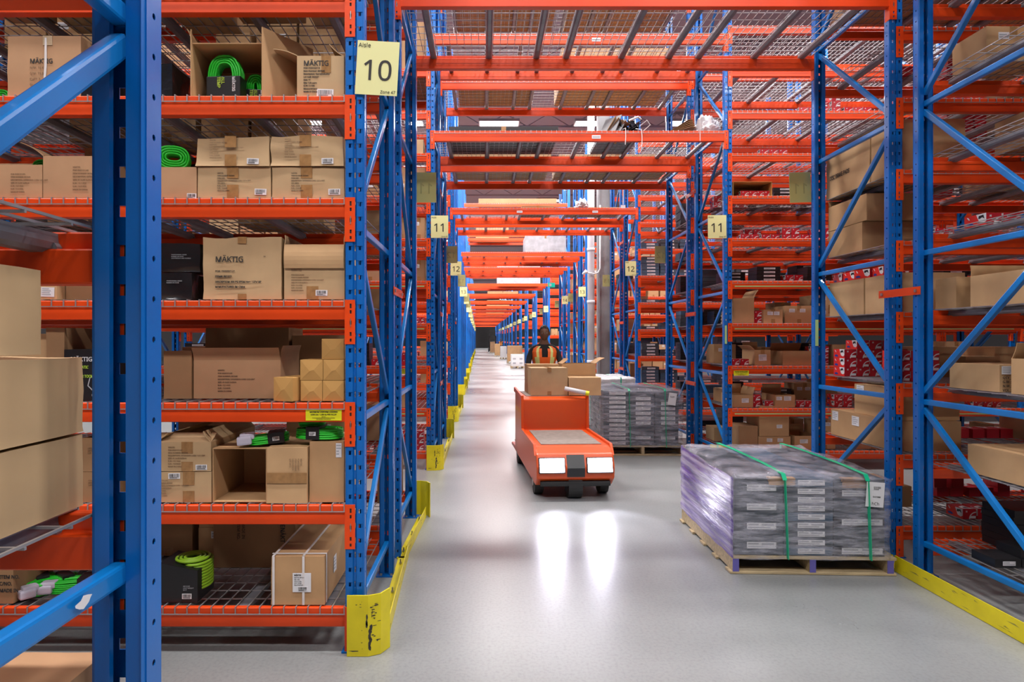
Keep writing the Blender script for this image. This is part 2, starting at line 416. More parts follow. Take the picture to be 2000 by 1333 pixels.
def beam(parent, x0, x1, y, z, facing=1, conn=True, h=.1):
    """facing 1: front side towards -Y"""
    L = x1-x0
    if facing == 1:
        o = obj('beam', beam_me(round(L, 3), h), parent, (x0, y, z))
    else:
        o = obj('beam', beam_me(round(L, 3), h), parent, (x1, y, z), (0, 0, math.pi))
    if conn:
        a = obj('beam_connector', conn_me, o, (0, 0, 0)); c = obj('beam_connector', conn_me, o, (L, 0, 0)); c.scale = (-1, 1, 1)
    return o
_dk = {}
def deck_me(Wd, D, kind):
    """wire deck; origin front left on the beam top; kind: full has waterfall edges"""
    k = (round(Wd, 3), round(D, 3), kind)
    if k in _dk: return _dk[k]
    b = MB().mat('wire'); r = .0024 if kind == 'full' else .003; rr = r
    nx = round(Wd/.0635); z = .004
    for i in range(nx+1):
        x = .004+(Wd-.008)*i/nx
        b.box(x-rr, x+rr, -.004, D+.004, z-rr, z+rr)
        b.box(x-rr, x+rr, -.004-rr, -.004+rr, -.034, z+rr); b.box(x-rr, x+rr, D+.004-rr, D+.004+rr, -.034, z+rr)
    ny = round(D/.108)
    for j in range(1, ny):
        y = D*j/ny; b.box(0, Wd, y-rr, y+rr, z-3*rr, z-rr)
    b.box(0, Wd, -.004-3*rr, -.004-rr, -.034, -.034+2*rr); b.box(0, Wd, D+.004+rr, D+.004+3*rr, -.034, -.034+2*rr)
    me = b.mesh('wire_deck', fix=False); _dk[k] = me; return me
_sp = {}
def support_me(D):
    if D not in _sp:
        b = MB().mat('support')
        # rounded gutter-shaped support with flared ends resting on the beam step
        a, e = .03, D-.03; prof = [(-.028, -.004), (-.029, -.022), (-.024, -.034), (-.012, -.041), (.012, -.041), (.024, -.034), (.029, -.022), (.028, -.004)]
        b.prism(prof, a, e, 'y')
        for yy in (a, e):
            b.prism([(-.034, -.03), (-.034, -.036), (.034, -.036), (.034, -.03), (.018, -.006), (-.018, -.006)], yy-.012, yy+.02, 'y')
        _sp[D] = b.mesh('deck_support')
    return _sp[D]
def decks(parent, x0, x1, y0, y1, z, near=True, n=3):
    Wd = (x1-x0)/n-.006; D = round(y1-y0, 3)
    for i in range(n):
        o = obj('wire_deck', deck_me(Wd, D, 'full'), parent, (x0+.003+i*(Wd+.006), y0, z))
        for u in (.13, .55, .91):
            if near or u < .6: obj('deck_support', support_me(D), o, (Wd*u, 0, 0))
def rack(label, frames_x, y0, y1, bays, levels, mirror=False, near=True, simple=False, front_conn=True, group=None, feet=True, deck=True):
    t = thing('pallet_rack', label, 'storage rack', (0, 0, 0), 0, group)
    for x in frames_x: frame(t, x, y0, y1, mirror, simple, feet)
    for (a, b_) in bays:
        for z in levels:
            beam(t, a, b_, y0-.001, z, 1, near or not simple); beam(t, a, b_, y1+.001, z, -1, near or not simple)
            if deck: decks(t, a, b_, y0, y1, z, near)
    return t
BAY = 3.625
FD = 1.10
# rows: name, front Y, x of left frame, x of right frame
ROWS = {'A': -1.30, 'B': 3.20, 'C': 7.70, 'D': 12.20, 'E': 18.10, 'F': 21.90}
LX = -.721
def rx(y): return 3.0
racks = {}
# left racks
for nm, y, lab1, lab2 in (('A', -1.30, None, 'rack close to the camera at the left picture edge, holding three flat cartons'),
        ('B', 3.20, 'tall blue and orange rack facing aisle 10 on the left, carrying the aisle 10 sign', 'left rack standing back to back behind the aisle 10 left rack'),
        ('C', 7.70, 'left rack at the aisle 11 sign, second yellow post guard at its foot', 'left rack standing back to back behind the aisle 11 left rack'),
        ('D', 12.20, 'left rack at the aisle 12 sign, third yellow post guard at its foot', 'left rack standing back to back behind the aisle 12 left rack')):
    lv = LV[:9] if nm in 'AB' else LV[:10]
    nr = nm in 'AB'
    if lab1: racks[nm+'1L'] = rack(lab1, [LX, LX-BAY-PW], y, y+FD, [(LX-BAY, LX)], lv, False, nr)
    lv2 = lv if nm != 'A' else LV[1:6]
    racks[nm+'2L'] = rack(lab2, [LX] + ([LX-BAY-PW] if nm != 'A' else [LX-BAY-PW]), y+FD+.29, y+FD+.29+FD, [(LX-BAY, LX)], lv2, True, nr)
# right racks
for nm, y, x1, x2, lab1, lab2 in (('B', 3.20, 3.00, 3.03, 'blue and orange rack at the right picture edge, long yellow floor rail beside it', 'right rack beside the nearest wrapped pallet, red pad boxes on its third shelf'),
        ('C', 7.70, 3.01, 3.01, 'right rack at the aisle 11 sign, brown cartons and red boxes on its shelves', 'right rack standing back to back behind the aisle 11 right rack'),
        ('D', 12.20, 3.01, 3.01, 'right rack at the aisle 12 sign, stacks of dark labelled boxes on its shelves', 'right rack standing back to back behind the aisle 12 right rack')):
    nr = nm == 'B'; lv = LV[:9] if nm == 'B' else LV[:11]
    nb = 1 if nm == 'B' else 2
    racks[nm+'1R'] = rack(lab1, [x1+i*(BAY+PW) for i in range(nb+1)], y, y+FD, [(x1+PW+i*(BAY+PW), x1+PW+BAY+i*(BAY+PW)) for i in range(nb)], lv, False, nr)
    racks[nm+'2R'] = rack(lab2, [x2+i*(BAY+PW) for i in range(nb+1)], y+FD+.29, y+FD+.29+FD, [(x2+PW+i*(BAY+PW), x2+PW+BAY+i*(BAY+PW)) for i in range(nb)], lv, True, nr)
# bridges over the passage
TZ = [4.25, 5.47, 6.69]
def bridge(label, xa, xb, y0, y1, levels, near=True, deck=True, conn=True, group=None):
    t = thing('rack_bridge', label, 'rack bridge', (0, 0, 0), 0, group)
    for z in levels:
        beam(t, xa, xb, y0-.001, z, 1, conn, .13); beam(t, xa, xb, y1+.001, z, -1, conn, .13)
        if deck: decks(t, xa, xb, y0, y1, z, near)
    return t
XA = LX+PW
bridge('shelf bridge over the passage nearest the camera, above the aisle 10 sign', XA, 3.00, 3.20, 4.30, TZ[:2])
bB2 = bridge('long orange shelf bridge along the top of the picture, wire mesh seen from below', XA, 3.03, 4.59, 5.69, TZ[:2])
bC1 = bridge('orange shelf bridge over the aisle 11 signs with rubbish and a plastic bag on it', XA, 3.01, 7.70, 8.80, TZ)
bC2 = bridge('orange shelf bridge behind the one with the plastic bag, flat brown cartons on it', XA, 3.01, 9.09, 10.19, TZ)
bD1 = bridge('orange shelf bridge over the aisle 12 signs, in front of the grey column', XA, 3.01, 12.20, 13.30, TZ[:1])
bD2 = bridge('orange shelf bridge just behind the aisle 12 bridge, white cable hanging past it', XA, 3.01, 13.59, 14.69, TZ[:1])
# further rows: frames either side of the passage with the bridge between them
far = [(18.1, 2.98, 2), (21.9, 2.97, 2), (28.3, 2.94, 2), (34.6, 2.9, 2), (40.8, 2.85, 2), (47, 2.8, 2), (53.2, 2.75, 2), (59.4, 2.7, 2), (65.6, 2.65, 2), (71.8, 2.6, 1), (78, 2.5, 1), (84.2, 2.4, 1), (90.4, 2.35, 1), (96.6, 2.3, 1), (102.8, 2.25, 1), (109, 2.2, 1), (115.2, 2.15, 1)]
for i, (y, xr, n) in enumerate(far):
    s = 'aisle %d' % (13+i); dx = xr-3.0
    for q in range(2):
        yy = y+q*(FD+.29)
        side = ['front', 'rear'][q]
        full = i < 2
        dtxt = NTH[i+4]
        lv = LV[:9] if i < 3 else (LV[1:9:2] if i < 7 else LV[2:8:3])
        xl = LX+dx-.03*min(i+1, 5)
        rack('left rack of the %s row down the passage, its %s half' % (dtxt, side), [xl] if not full else [xl, xl-BAY-PW], yy, yy+FD, [(xl-BAY, xl)], lv if i < 6 else lv[:2], bool(q), False, True, feet=False, deck=full)
        if i < 9: rack('right rack of the %s row down the passage, its %s half' % (dtxt, side), [xr, xr+BAY+PW] if i < 3 else [xr], yy, yy+FD, [(xr+PW, xr+PW+BAY)]+([(xr+2*PW+BAY, xr+2*PW+2*BAY)] if i < 3 else []), lv, bool(q), False, True, feet=False, deck=full)
        else: rack('right rack of the %s row down the passage, its %s half' % (dtxt, side), [xr], yy, yy+FD, [(xr+PW, xr+PW+1.8)], lv[:2], bool(q), False, True, feet=False, deck=False)
        bridge('orange bridge of the %s row down the passage, its %s half' % (dtxt, side), xl+PW, xr, yy, yy+FD, [4.22]+([6.5] if i in (1, 2, 4) else [5.45] if i == 3 else []), False, deck=full, conn=False)

# ------------------------------------------------------------------ setting
struct('floor', MB().mat('floor').quad((-30, -8, 0), (40, -8, 0), (40, 150, 0), (-30, 150, 0)))
cb = MB().mat('ceiling'); cb.box(-30, 40, -8, 150, CEIL, CEIL+.2)
struct('ceiling', cb)
for i in range(30):
    y = -4+i*5.1
    b = MB().mat('ceiling'); b.box(-30, 40, y-.03, y+.03, CEIL-.55, CEIL-.47); b.box(-30, 40, y-.03, y+.03, CEIL-.08, CEIL)
    if i < 8:
        for k in range(46):
            x = -30+k*1.5
            b.bar((x, y, CEIL-.5), (x+.75, y, CEIL-.06), .03, .03); b.bar((x+.75, y, CEIL-.06), (x+1.5, y, CEIL-.5), .03, .03)
    struct('trim_%d' % (i+1), b)
struct('wall_far', MB().mat('wall').box(-30, 40, 131, 131.3, 0, CEIL))
struct('wall_left', MB().mat('wall').box(-30.2, -30, -8, 150, 0, CEIL))
struct('wall_right', MB().mat('wall').box(40, 40.2, -8, 150, 0, CEIL))
struct('wall_back', MB().mat('wall').box(-30, 40, -8.2, -8, 0, CEIL))
# high bay lamps; the row behind the camera is added fill
lb = MB().mat('lamp_body').prism([(-.26, .0), (.26, .0), (.16, .12), (-.16, .12)], -.68, .68).mesh('lamp_housing')
ld = MB().mat('lamp').box(-.64, .64, -.22, .22, -.012, 0).mesh('diffuser')
for i, (x, y) in enumerate(LAMPS):
    row = [a for a, _ in AISLES].index(y)
    col = [q for q in LAMPS if q[1] == y].index((x, y))
    t = thing('high_bay_light', 'white high bay light over the %s, %s from the left' % ('aisle behind the camera' if row == 0 else NTH[row-1]+' aisle from the camera', NTH[col]), 'ceiling light', (x, y, CEIL-.72), 0, 'high bay lights under the ceiling')
    obj('lamp_housing', lb, t); obj('diffuser', ld, t)
    r_ = MB().mat('lamp_body'); r_.bar((-.5, 0, .12), (-.5, 0, .72), .01, .01); r_.bar((.5, 0, .12), (.5, 0, .72), .01, .01); obj('hanger', r_, t)
# ------------------------------------------------------------------ cartons
rng = random.Random(7)
_bx = {}
def soft_box(w, d, h, m, seed=0, dent=.004, cuts=6):
    """closed carton: front at y=0, centred on x, base z=0; faces dented inwards a little"""
    bm = bmesh.new(); bmesh.ops.create_cube(bm, size=1)
    for v in bm.verts: v.co = Vector((v.co.x*w, (v.co.y+.5)*d, (v.co.z+.5)*h))
    bmesh.ops.subdivide_edges(bm, edges=list(bm.edges), cuts=cuts, use_grid_fill=True)
    for v in bm.verts:
        p = v.co; q = Vector((p.x*5+seed*7.3, p.y*5+seed*3.1, p.z*5-seed*5.7))
        n = noise.noise_vector(q); k = dent
        fx = 1 if abs(abs(p.x)-w/2) < 1e-4 else 0; fy = 1 if p.y < 1e-4 or p.y > d-1e-4 else 0; fz = 1 if p.z < 1e-4 or p.z > h-1e-4 else 0
        edge = fx+fy+fz > 1
        c = Vector((0, d/2, h/2)); dirn = Vector(((-1 if p.x > 0 else 1)*fx, (1 if p.y < d/2 else -1)*fy, (1 if p.z < h/2 else -1)*fz))
        a = abs(n.x)*k*(1.0 if edge else 1.3)
        if p.z < 1e-4: a *= .2
        v.co += dirn*a
    bmesh.ops.recalc_face_normals(bm, faces=bm.faces)
    me = bpy.data.meshes.new('carton'); bm.to_mesh(me); bm.free(); me.materials.append(M[m])
    for p in me.polygons: p.use_smooth = True
    me.set_sharp_from_angle(angle=R(40)); return me
def plain_box(w, d, h, m, bev=.002):
    k = (round(w, 3), round(d, 3), round(h, 3), m)
    if k not in _bx: _bx[k] = MB().mat(m).box(-w/2, w/2, 0, d, 0, h).mesh('carton', bevel=bev)
    return _bx[k]
def open_box(w, d, h, m, side='top', t=.005):
    b = MB().mat(m)
    if side == 'top':
        b.box(-w/2, w/2, 0, t, 0, h); b.box(-w/2, w/2, d-t, d, 0, h); b.box(-w/2, -w/2+t, t, d-t, 0, h); b.box(w/2-t, w/2, t, d-t, 0, h); b.box(-w/2+t, w/2-t, t, d-t, 0, t)
    else:
        b.box(-w/2, w/2, d-t, d, 0, h); b.box(-w/2, -w/2+t, 0, d-t, 0, h); b.box(w/2-t, w/2, 0, d-t, 0, h); b.box(-w/2+t, w/2-t, 0, d-t, 0, t); b.box(-w/2+t, w/2-t, 0, d-t, h-t, h)
    return b.mesh('carton', bevel=.0012)
def flap_part(parent, w, d, h, side, ang, L, m='card', skew=0, t=.004):
    """flap hinged on a top edge; ang 0 upright, 90 flat outwards, negative inwards"""
    Wf = w if side in ('front', 'back') else d
    b = MB().mat(m); n = 6
    for i in range(n):
        a0, a1 = i/n, (i+1)/n
        c0 = .012*math.sin(a0*3)*L/.2; c1 = .012*math.sin(a1*3)*L/.2
        s0, s1 = skew*a0, skew*a1
        P = [(-Wf/2+.002-s0*0, c0, a0*L), (Wf/2-.002-s0, c0, a0*L), (Wf/2-.002-s1, c1, a1*L), (-Wf/2+.002, c1, a1*L)]
        Q = [(x, y+t, z) for x, y, z in P]
        b.quad(*P); b.quad(*Q[::-1])
        b.quad(P[0], P[3], Q[3], Q[0]); b.quad(P[1], Q[1], Q[2], P[2])
        if i == n-1: b.quad(P[3], P[2], Q[2], Q[3])
    o = obj('flap', b.mesh('flap'), parent)
    base = {'front': ((0, 0, h), 0), 'back': ((0, d, h), math.pi), 'left': ((-w/2, d/2, h), -math.pi/2), 'right': ((w/2, d/2, h), math.pi/2)}[side]
    o.location = base[0]; o.rotation_euler = (Matrix.Rotation(base[1], 4, 'Z') @ Matrix.Rotation(R(ang), 4, 'X')).to_euler()
    return o
def barcode_me(w, h, seed=0):
    k = ('bar', round(w, 3), round(h, 3), seed % 5)
    if k in _bx: return _bx[k]
    r = random.Random(seed % 5); b = MB().mat('label').box(-w/2, w/2, -.001, 0, -h/2, h/2).mat('ink')
    x = -w*.42
    while x < w*.40:
        bw = r.choice([.006, .010, .016])*w*1.6; b.box(x, x+bw, -.0016, -.001, -h*.12, h*.38); x += bw+r.choice([.012, .02, .03])*w*1.3
    for j in range(2): b.box(-w*.4, w*r.uniform(.1, .4), -.0016, -.001, -h*(.24+.13*j), -h*(.18+.13*j))
    _bx[k] = b.mesh('barcode_label', fix=False); return _bx[k]
def tlabel_me(w, h, seed=0):
    """white shipping label with lines of print"""
    k = ('tl', round(w, 3), round(h, 3), seed % 4)
    if k in _bx: return _bx[k]
    r = random.Random(seed % 4); b = MB().mat('label').box(-w/2, w/2, -.001, 0, -h/2, h/2).mat('grey_ink'); n = 4
    for j in range(n):
        z = h*(.34-.2*j); b.box(-w*.42, w*r.uniform(.0, .42), -.0015, -.001, z-h*.045, z+h*.045)
    _bx[k] = b.mesh('address_label', fix=False); return _bx[k]
def put_label(parent, me, x, y, z, face='front', roll=0, name=None):
    base = {'front': 0, 'left': -math.pi/2, 'right': math.pi/2}[face]
    o = obj(name or me.name.split('.')[0], me, parent, (x, y, z))
    o.rotation_euler = (Matrix.Rotation(base, 4, 'Z') @ Matrix.Rotation(roll, 4, 'Y')).to_euler(); return o
def carton(label, x0, x1, z0, z1, y, d, m='card', tape=None, bars=(), tls=(), lines=(), flaps=(), opened=None, rz=0, seed=None, group=None, dent=.004, name='cardboard_box', cat='cardboard box', straps=0, side_bars=()):
    wd = x1-x0; h = z1-z0; seed = seed if seed is not None else rng.randrange(999)
    t = thing(name, label, cat, ((x0+x1)/2, y, z0), rz, group)
    if opened: me = open_box(wd, d, h, m, opened)
    else: me = soft_box(wd, d, h, m, seed, dent)
    obj('carton', me, t)
    if tape:
        tm, u, tw, l1, l2 = tape      # material, u along width 0..1, width, length down from top, length up from the bottom
        b = MB().mat(tm); X = -wd/2+u*wd
        if tm == 'seam':
            b.m = []; b.mat('tape'); b.box(-wd/2+.001, wd/2-.001, -.0012, -.0004, h*u-tw/2, h*u+tw/2); obj('tape', b, t)
        else:
            if l1: b.box(X-tw/2, X+tw/2, -.0015, -.0005, h-l1, h+.001)
            if not opened: b.box(X-tw/2, X+tw/2, -.0015, d, h+.0002, h+.001)
            if b.v: obj('tape', b, t)
            if l2: obj('tape', MB().mat(tm).box(X-tw/2, X+tw/2, -.0015, -.0005, 0, l2), t)
    for (u, v, w_, h_) in bars: put_label(t, barcode_me(w_, h_, seed), -wd/2+u*wd, -.001, v*h, 'front', .03*((seed % 5)-2)/2)
    for (u, v, w_, h_) in tls: put_label(t, tlabel_me(w_, h_, seed), -wd/2+u*wd, -.001, v*h, 'front', .03*((seed % 5)-2)/2)
    for ln in lines:
        body, size, u, v = ln[:4]; k = ln[4] if len(ln) > 4 else {}
        text(t, body, size, -wd/2+u*wd, -.0022, v*h, **k)
    for f in flaps: flap_part(t, wd, d, h, f[0], f[1], f[2], f[3] if len(f) > 3 else m, f[4] if len(f) > 4 else 0)
    return t
YB = 3.23
SZ = lambda k: LV[k]+.0075
def bx(px0, px1, py, k, Y=YB): return ax(px0, Y), ax(px1, Y), SZ(k), az(py, Y)
FADED = "PO# 4500101245\nITEM NUMBER: 807840\nDESCRIPTION: EXTENSION CORD 12/3 25FT\nSIZE: 41.5x28.5x20cm\nN.W.: 12.1 KGS\nG.W.: 12.9 KGS\nMADE IN CHINA"
# -- sixth shelf up (z 2.9)
a = bx(14, 158, 70, 5)
c_ = carton('square cardboard box with a white strap, beside the blue brace, sixth shelf up', *a, YB, .34, 'card_pink', lines=[('MÄKTIG', .040, .31, .55, dict(bold=.0006)), ('N/W: 16 K\nG/W: 15.0 K\nCuFT: 3.\nQUANTITY: 7', .020, .31, .46, dict(m='ink_brown', ls=1.5))], bars=[(.76, .08, .072, .035)], tape=('clear_tape', .55, .05, .05, .0))
obj('strap', MB().mat('strap').prism([(-.014+.0, .31), (-.004, .31), (-.004, .16), (-.016, .0), (-.026, .0), (-.016, .16)], -.004, -.002, 'y'), c_, (.02, 0, 0))
def cord_coil(parent, w, h, thick, m='green_cord', layers=4, per=3, r=.0055, seed=0):
    """loops of cord in the xz plane, stacked in y"""
    rr = random.Random(seed); b = MB().mat(m)
    for l in range(layers):
        for q in range(per):
            sx = w/2-q*r*2.1; szz = h/2-q*r*2.1; pts = []
            for i in range(28):
                t = 2*math.pi*i/28; c, s = math.cos(t), math.sin(t)
                pts.append((sx*math.copysign(abs(c)**.75, c)+rr.uniform(-1, 1)*.0012, l*r*2.05+rr.uniform(-.5, .5)*.003, szz*math.copysign(abs(s)**.9, s)))
            b.tube(pts, r, 6, True)
    return obj('coil', b.mesh('coil', True), parent)
def cord_pack(label, x, y, z, w=.17, h=.26, rx_=0, rz=0, card=True, layers=5, plug=False, m='green_cord', group=None, lay=False, txt=True):
    t = thing('extension_cord', label, 'extension cord', (x, y, z), 0, group)
    t.rotation_euler = (R(rx_), 0, R(rz))
    c = cord_coil(t, w, h, .05, m, layers, 4, .0058, int(abs(x*1000)) % 77); c.location = (0, 0, h/2)
    if card:
        b = MB().mat('black').box(-w/2-.008, w/2+.008, -.012, layers*.012+.008, h*.0, h*.52).mesh('sleeve', bevel=.003); s = obj('sleeve', b, t)
        if txt:
            text(s, 'MÄKTIG', .026, w*.30, -.0135, h*.50, 'pad_white', .0008, face='front', rot=-math.pi/2)
            text(s, 'ALL\nTEMP', .028, -w*.05, -.0135, h*.50, 'lime_ink', .001, face='front', rot=-math.pi/2, ls=.8)
    if plug:
        p = MB().mat('clear_plug'); p.box(-w/2-.05, -w/2+.02, -.005, .035, h*.3, h*.3+.06); p.box(-w/2-.03, -w/2+.03, -.008, .03, h*.3+.045, h*.3+.075)
        obj('plug', p.mesh('plug', bevel=.008), t)
    return t
cord_pack('green cord coil at the left picture edge, sixth shelf up beside the strapped box', ax(-4, 3.3), 3.32, SZ(5), .09, .07, card=False)
def pouch(label, x0, x1, z0, z1, y, d, m='black_plastic', txt=None, name='black_package'):
    t = thing(name, label, 'package', ((x0+x1)/2, y, z0)); obj('wrapper', soft_box(x1-x0, d, z1-z0, m, rng.randrange(99), .018, 5), t)
    if txt:
        for (s, size, u, v, mm, ro) in txt: text(t, s, size, (u-.5)*(x1-x0), -.003, v*(z1-z0), mm, rot=ro)
    return t
pouch('crumpled black plastic package right of the strapped box, sixth shelf up', ax(158, YB), ax(212, YB), SZ(5), az(118, YB), YB, .2)
pouch('black plastic package just right of the large blue post, sixth shelf up', ax(290, YB), ax(333, YB), SZ(5), az(118, YB), YB+.02, .2)
a = bx(374, 516, 84, 5)
c_ = carton('open cardboard box with green cord packs inside, sixth shelf up under tall side flaps', a[0], a[1], a[2], a[3], YB, .36, 'card', opened='front')
flap_part(c_, a[1]-a[0], .36, a[3]-a[2], 'left', 20, .08, 'card')
o = obj('flap', MB().mat('card').box(0, .005, -.02, .30, -.01, .36), c_, ((a[1]-a[0])/2+.004, -.0, .0)); o.rotation_euler = (0, 0, R(-58)); o.rotation_euler[2] = R(-38)
o = obj('flap', MB().mat('card').prism([(-.0, -.0), (.0, .355), (-.012, .35), (-.012, 0)], 0, .004, 'x'), c_, (-(a[1]-a[0])/2, 0, 0))
cord_pack('green extension cord in a black sleeve standing inside the open box, sixth shelf up', ax(438, 3.29), 3.29, SZ(5)+.008, .17, .235, rz=-4)
cord_pack('second green cord pack half hidden at the right inside the open box, sixth shelf up', ax(497, 3.36), 3.38, SZ(5)+.008, .10, .17, rz=6)
a = bx(580, 672, 109, 5)
carton('open printed cardboard box left of the aisle 10 sign, sixth shelf up', *a, YB, .34, 'card_grey', opened='top', tape=('tape', .62, .05, .09, 0),
       lines=[('MÄKTIG', .044, .14, .76, dict(bold=.0007)), ('PO# 4500102419\nItem Number: 807846\nDescription: Garrelindustry\nLot no#: 052021\nSize: 11\nQty: 120 pairs\nG.W: 7.4 KG\nMeasurement:\nMade in China', .0135, .14, .68, dict(bold=.0003, ls=1.15))], bars=[(.6, .08, .088, .045)],
       flaps=[('left', 75, .13), ('back', 10, .06), ('right', -50, .1)])
# -- fifth shelf up (z 2.367)
carton('brown cardboard box with a raised rear flap, behind the blue brace, fifth shelf up', *bx(84, 206, 305, 4), YB, .36, 'card_pink', opened='top', flaps=[('back', -8, .15), ('left', 60, .14)], lines=[('MÄKTIG\n'+FADED, .013, .48, .72, dict(m='ink_brown', ls=1.3))])
carton('low cardboard box at the left picture edge with a folded flap, fifth shelf up', *bx(-120, 82, 322, 4), YB, .34, 'card_pink', opened='top', flaps=[('left', 40, .1), ('back', 20, .12)], lines=[(FADED, .012, .7, .7, dict(m='ink_brown', ls=1.3))])
cord_pack('green cord coil peeking over the low box, left edge, fifth shelf up', ax(72, 3.4), 3.45, az(322, 3.4)-.05, .12, .09, card=False)
carton('plain cardboard box right of the large blue post under a green coil, fifth shelf up', *bx(250, 384, 326, 4), YB, .3, 'card_pink', bars=[(.98-.05, .06, .05, .03)])
cord_pack('green cord coil with black band on the plain box, fifth shelf up', ax(344, 3.3), 3.27, az(326, YB)+.004, .15, .115, card=False, layers=7, rz=20)
pouch('small black tagged package behind the green coil, fifth shelf up', ax(356, 3.34), ax(384, 3.34), az(326, YB)+.004, az(300, YB), 3.42, .12)
BL = "MÄKTIG\nITEM NUMBER: 807842\nITEM SIZE:\nDESCRIPTION: EXTENSION CORD 12/3 x 50FT\nQTY: 6PCS\nN.W.: 12 KG\nG.W.: 12.8 KG\nMADE IN CHINA"
z1 = az(326, YB)
for i, (p0, p1, t0, t1, lb) in enumerate(((382, 527, None, None, 'dented cardboard box with creased corner, left in the upper pair, fifth shelf'), (528.5, 672, None, None, 'dented cardboard box, right in the upper pair beside the blue post, fifth shelf up'))):
    t = carton(lb, ax(p0, YB), ax(p1, YB), z1+.002, az(267-2*i, YB), YB-.008, .3, 'card_grey', tape=('tape', .48, .06, .06, .06), bars=[(.78, .16, .062, .03)], lines=[(BL, .0105, .2, .84, dict(m='ink_brown', ls=1.25))], dent=.016)
for i, (p0, p1, lb) in enumerate(((386, 529, 'taped cardboard box, left in the lower pair, fifth shelf up'), (530.5, 673, 'taped cardboard box, right in the lower pair beside the blue post, fifth shelf up'))):
    carton(lb, ax(p0, YB), ax(p1, YB), SZ(4), z1, YB, .3, 'card_grey', tape=('tape', .48, .06, .06, .07), bars=[(.86, .2, .062, .032)], lines=[(BL, .0105, .27, .78, dict(m='ink', ls=1.25))], dent=.006)
# -- fourth shelf up (z 1.834)
carton('small white-printed carton behind the stacked flat cartons, fourth shelf up', *bx(76, 111, 556, 3), YB, .2, 'card_light', tls=[(.5, .5, .07, .05)])
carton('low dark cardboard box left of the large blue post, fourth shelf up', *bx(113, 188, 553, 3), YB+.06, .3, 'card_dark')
PT = [('AIR HOSE REEL RUBBER\nPNEUMATIC ACCESSORY\n50 FT', .010, .10, .62, 'grey_ink', 0), ('_____', .02, .3, .3, 'lime_ink', 0)]
pouch('shiny black package, upper of two right of the large blue post, fourth shelf', ax(290, YB), ax(388, YB), az(531, YB), az(474, YB), YB+.02, .24, txt=[('PROFESSIONAL GRADE\nRUBBER AIR HOSE\nLIGHTWEIGHT AND FLEXIBLE', .0095, .42, .58, 'grey_ink', 0)])
pouch('black printed package, lower of two right of the large blue post, fourth shelf', ax(290, YB), ax(375, YB), SZ(3), az(532, YB), YB, .24, txt=[('PROFESSIONAL GRADE\nRUBBER AIR HOSE', .0095, .42, .66, 'grey_ink', 0)])
carton('large cardboard box with big bold logo and hose description, fourth shelf up', *bx(396, 550, 463, 3), YB, .38, 'card_grey', tape=('tape', .5, .045, .035, .03), dent=.012,
       lines=[('MÄKTIG', .049, .16, .60, dict(bold=.0008)), ('PO#: 4500094124', .0155, .16, .44, dict(bold=.0003)), ('ITEM#: 891077', .0155, .16, .355, dict(bold=.0007)), ('DESCRIPTION: 300 PSI EPDM Hose 1/2"x100\'', .0145, .16, .27, dict(bold=.0007)), ('MANUFACTURED IN: China', .0155, .16, .19, dict(bold=.0007)), ('TM', .010, .77, .68, dict())])
carton('box with its pale front flap folded down, fourth shelf up beside blue post', *bx(555, 673, 478, 3), YB, .34, 'card_grey', opened='top', tape=('tape', .47, .062, .07, .07), bars=[(.62, .12, .062, .03)], lines=[('MÄKTIG', .018, .12, .52, dict(m='ink_brown')), (FADED, .0105, .12, .44, dict(m='ink_brown', ls=1.3))],
       flaps=[('front', 178, .125, 'card_light'), ('left', -2, .05), ('right', 4, .05)])
# -- third shelf up (z 1.3)
carton('cardboard box showing bold lettering between the flat cartons, third shelf up', *bx(-70, 85, 652, 2), YB+.05, .32, 'card_light', lines=[('MÄKTIG', .042, .55, .86, dict(bold=.0007))])
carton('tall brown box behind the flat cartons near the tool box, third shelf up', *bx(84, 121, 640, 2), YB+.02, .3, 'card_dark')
t = thing('tool_box_carton', 'black printed bleeder tool box left of the large blue post, third shelf up', 'product box', (ax(172, YB), YB, SZ(2)))
hw = (ax(215, YB)-ax(121, YB))/2; hh = az(683, YB)-SZ(2)
obj('carton', MB().mat('black').box(-hw, hw, 0, .2, 0, hh).mesh('carton', bevel=.002), t)
text(t, 'MÄKTIG', .038, -hw+.035, -.002, hh-.062, 'pad_white', .0006); text(t, 'PNEUMATIC\nBRAKE\nBLEEDER TOOL', .024, -hw+.035, -.002, hh-.10, 'lime_ink', .0006, sx=.86)
b = MB().mat('grey_ink'); b.tube([(-.01, 0, .03), (.05, 0, .03)], .006); b.tube([(.02, 0, .03), (.02, 0, .08)], .018); b.tube([(.0, 0, .05), (-.03, 0, .08), (-.02, 0, .12), (.01, 0, .14)], .003); b.tube([(.02, 0, .08), (.02, 0, .115)], .008)
o = obj('printed_picture', b, t, (.03, -.001, 0)); o.scale = (1, .05, 1)
carton('brown box edge just right of the large blue post, third shelf up', *bx(296, 353, 687, 2), YB+.12, .3, 'card_dark')
carton('wide open cardboard box with bent lid flap, third shelf up', ax(378, 3.36), ax(548, 3.36), SZ(2), az(704, 3.36), 3.36, .34, 'card_pink', opened='top', flaps=[('front', 25, .075), ('right', 10, .08)], lines=[('MÄKTIG\n'+FADED, .0125, .28, .72, dict(ls=1.3, m='ink'))], bars=[])
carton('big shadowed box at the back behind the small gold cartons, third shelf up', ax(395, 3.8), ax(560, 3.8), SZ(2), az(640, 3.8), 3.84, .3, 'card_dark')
carton('shadowed box at the back near the blue post, third shelf up', ax(566, 3.8), ax(672, 3.8), SZ(2), az(655, 3.8), 3.84, .3, 'card_dark')
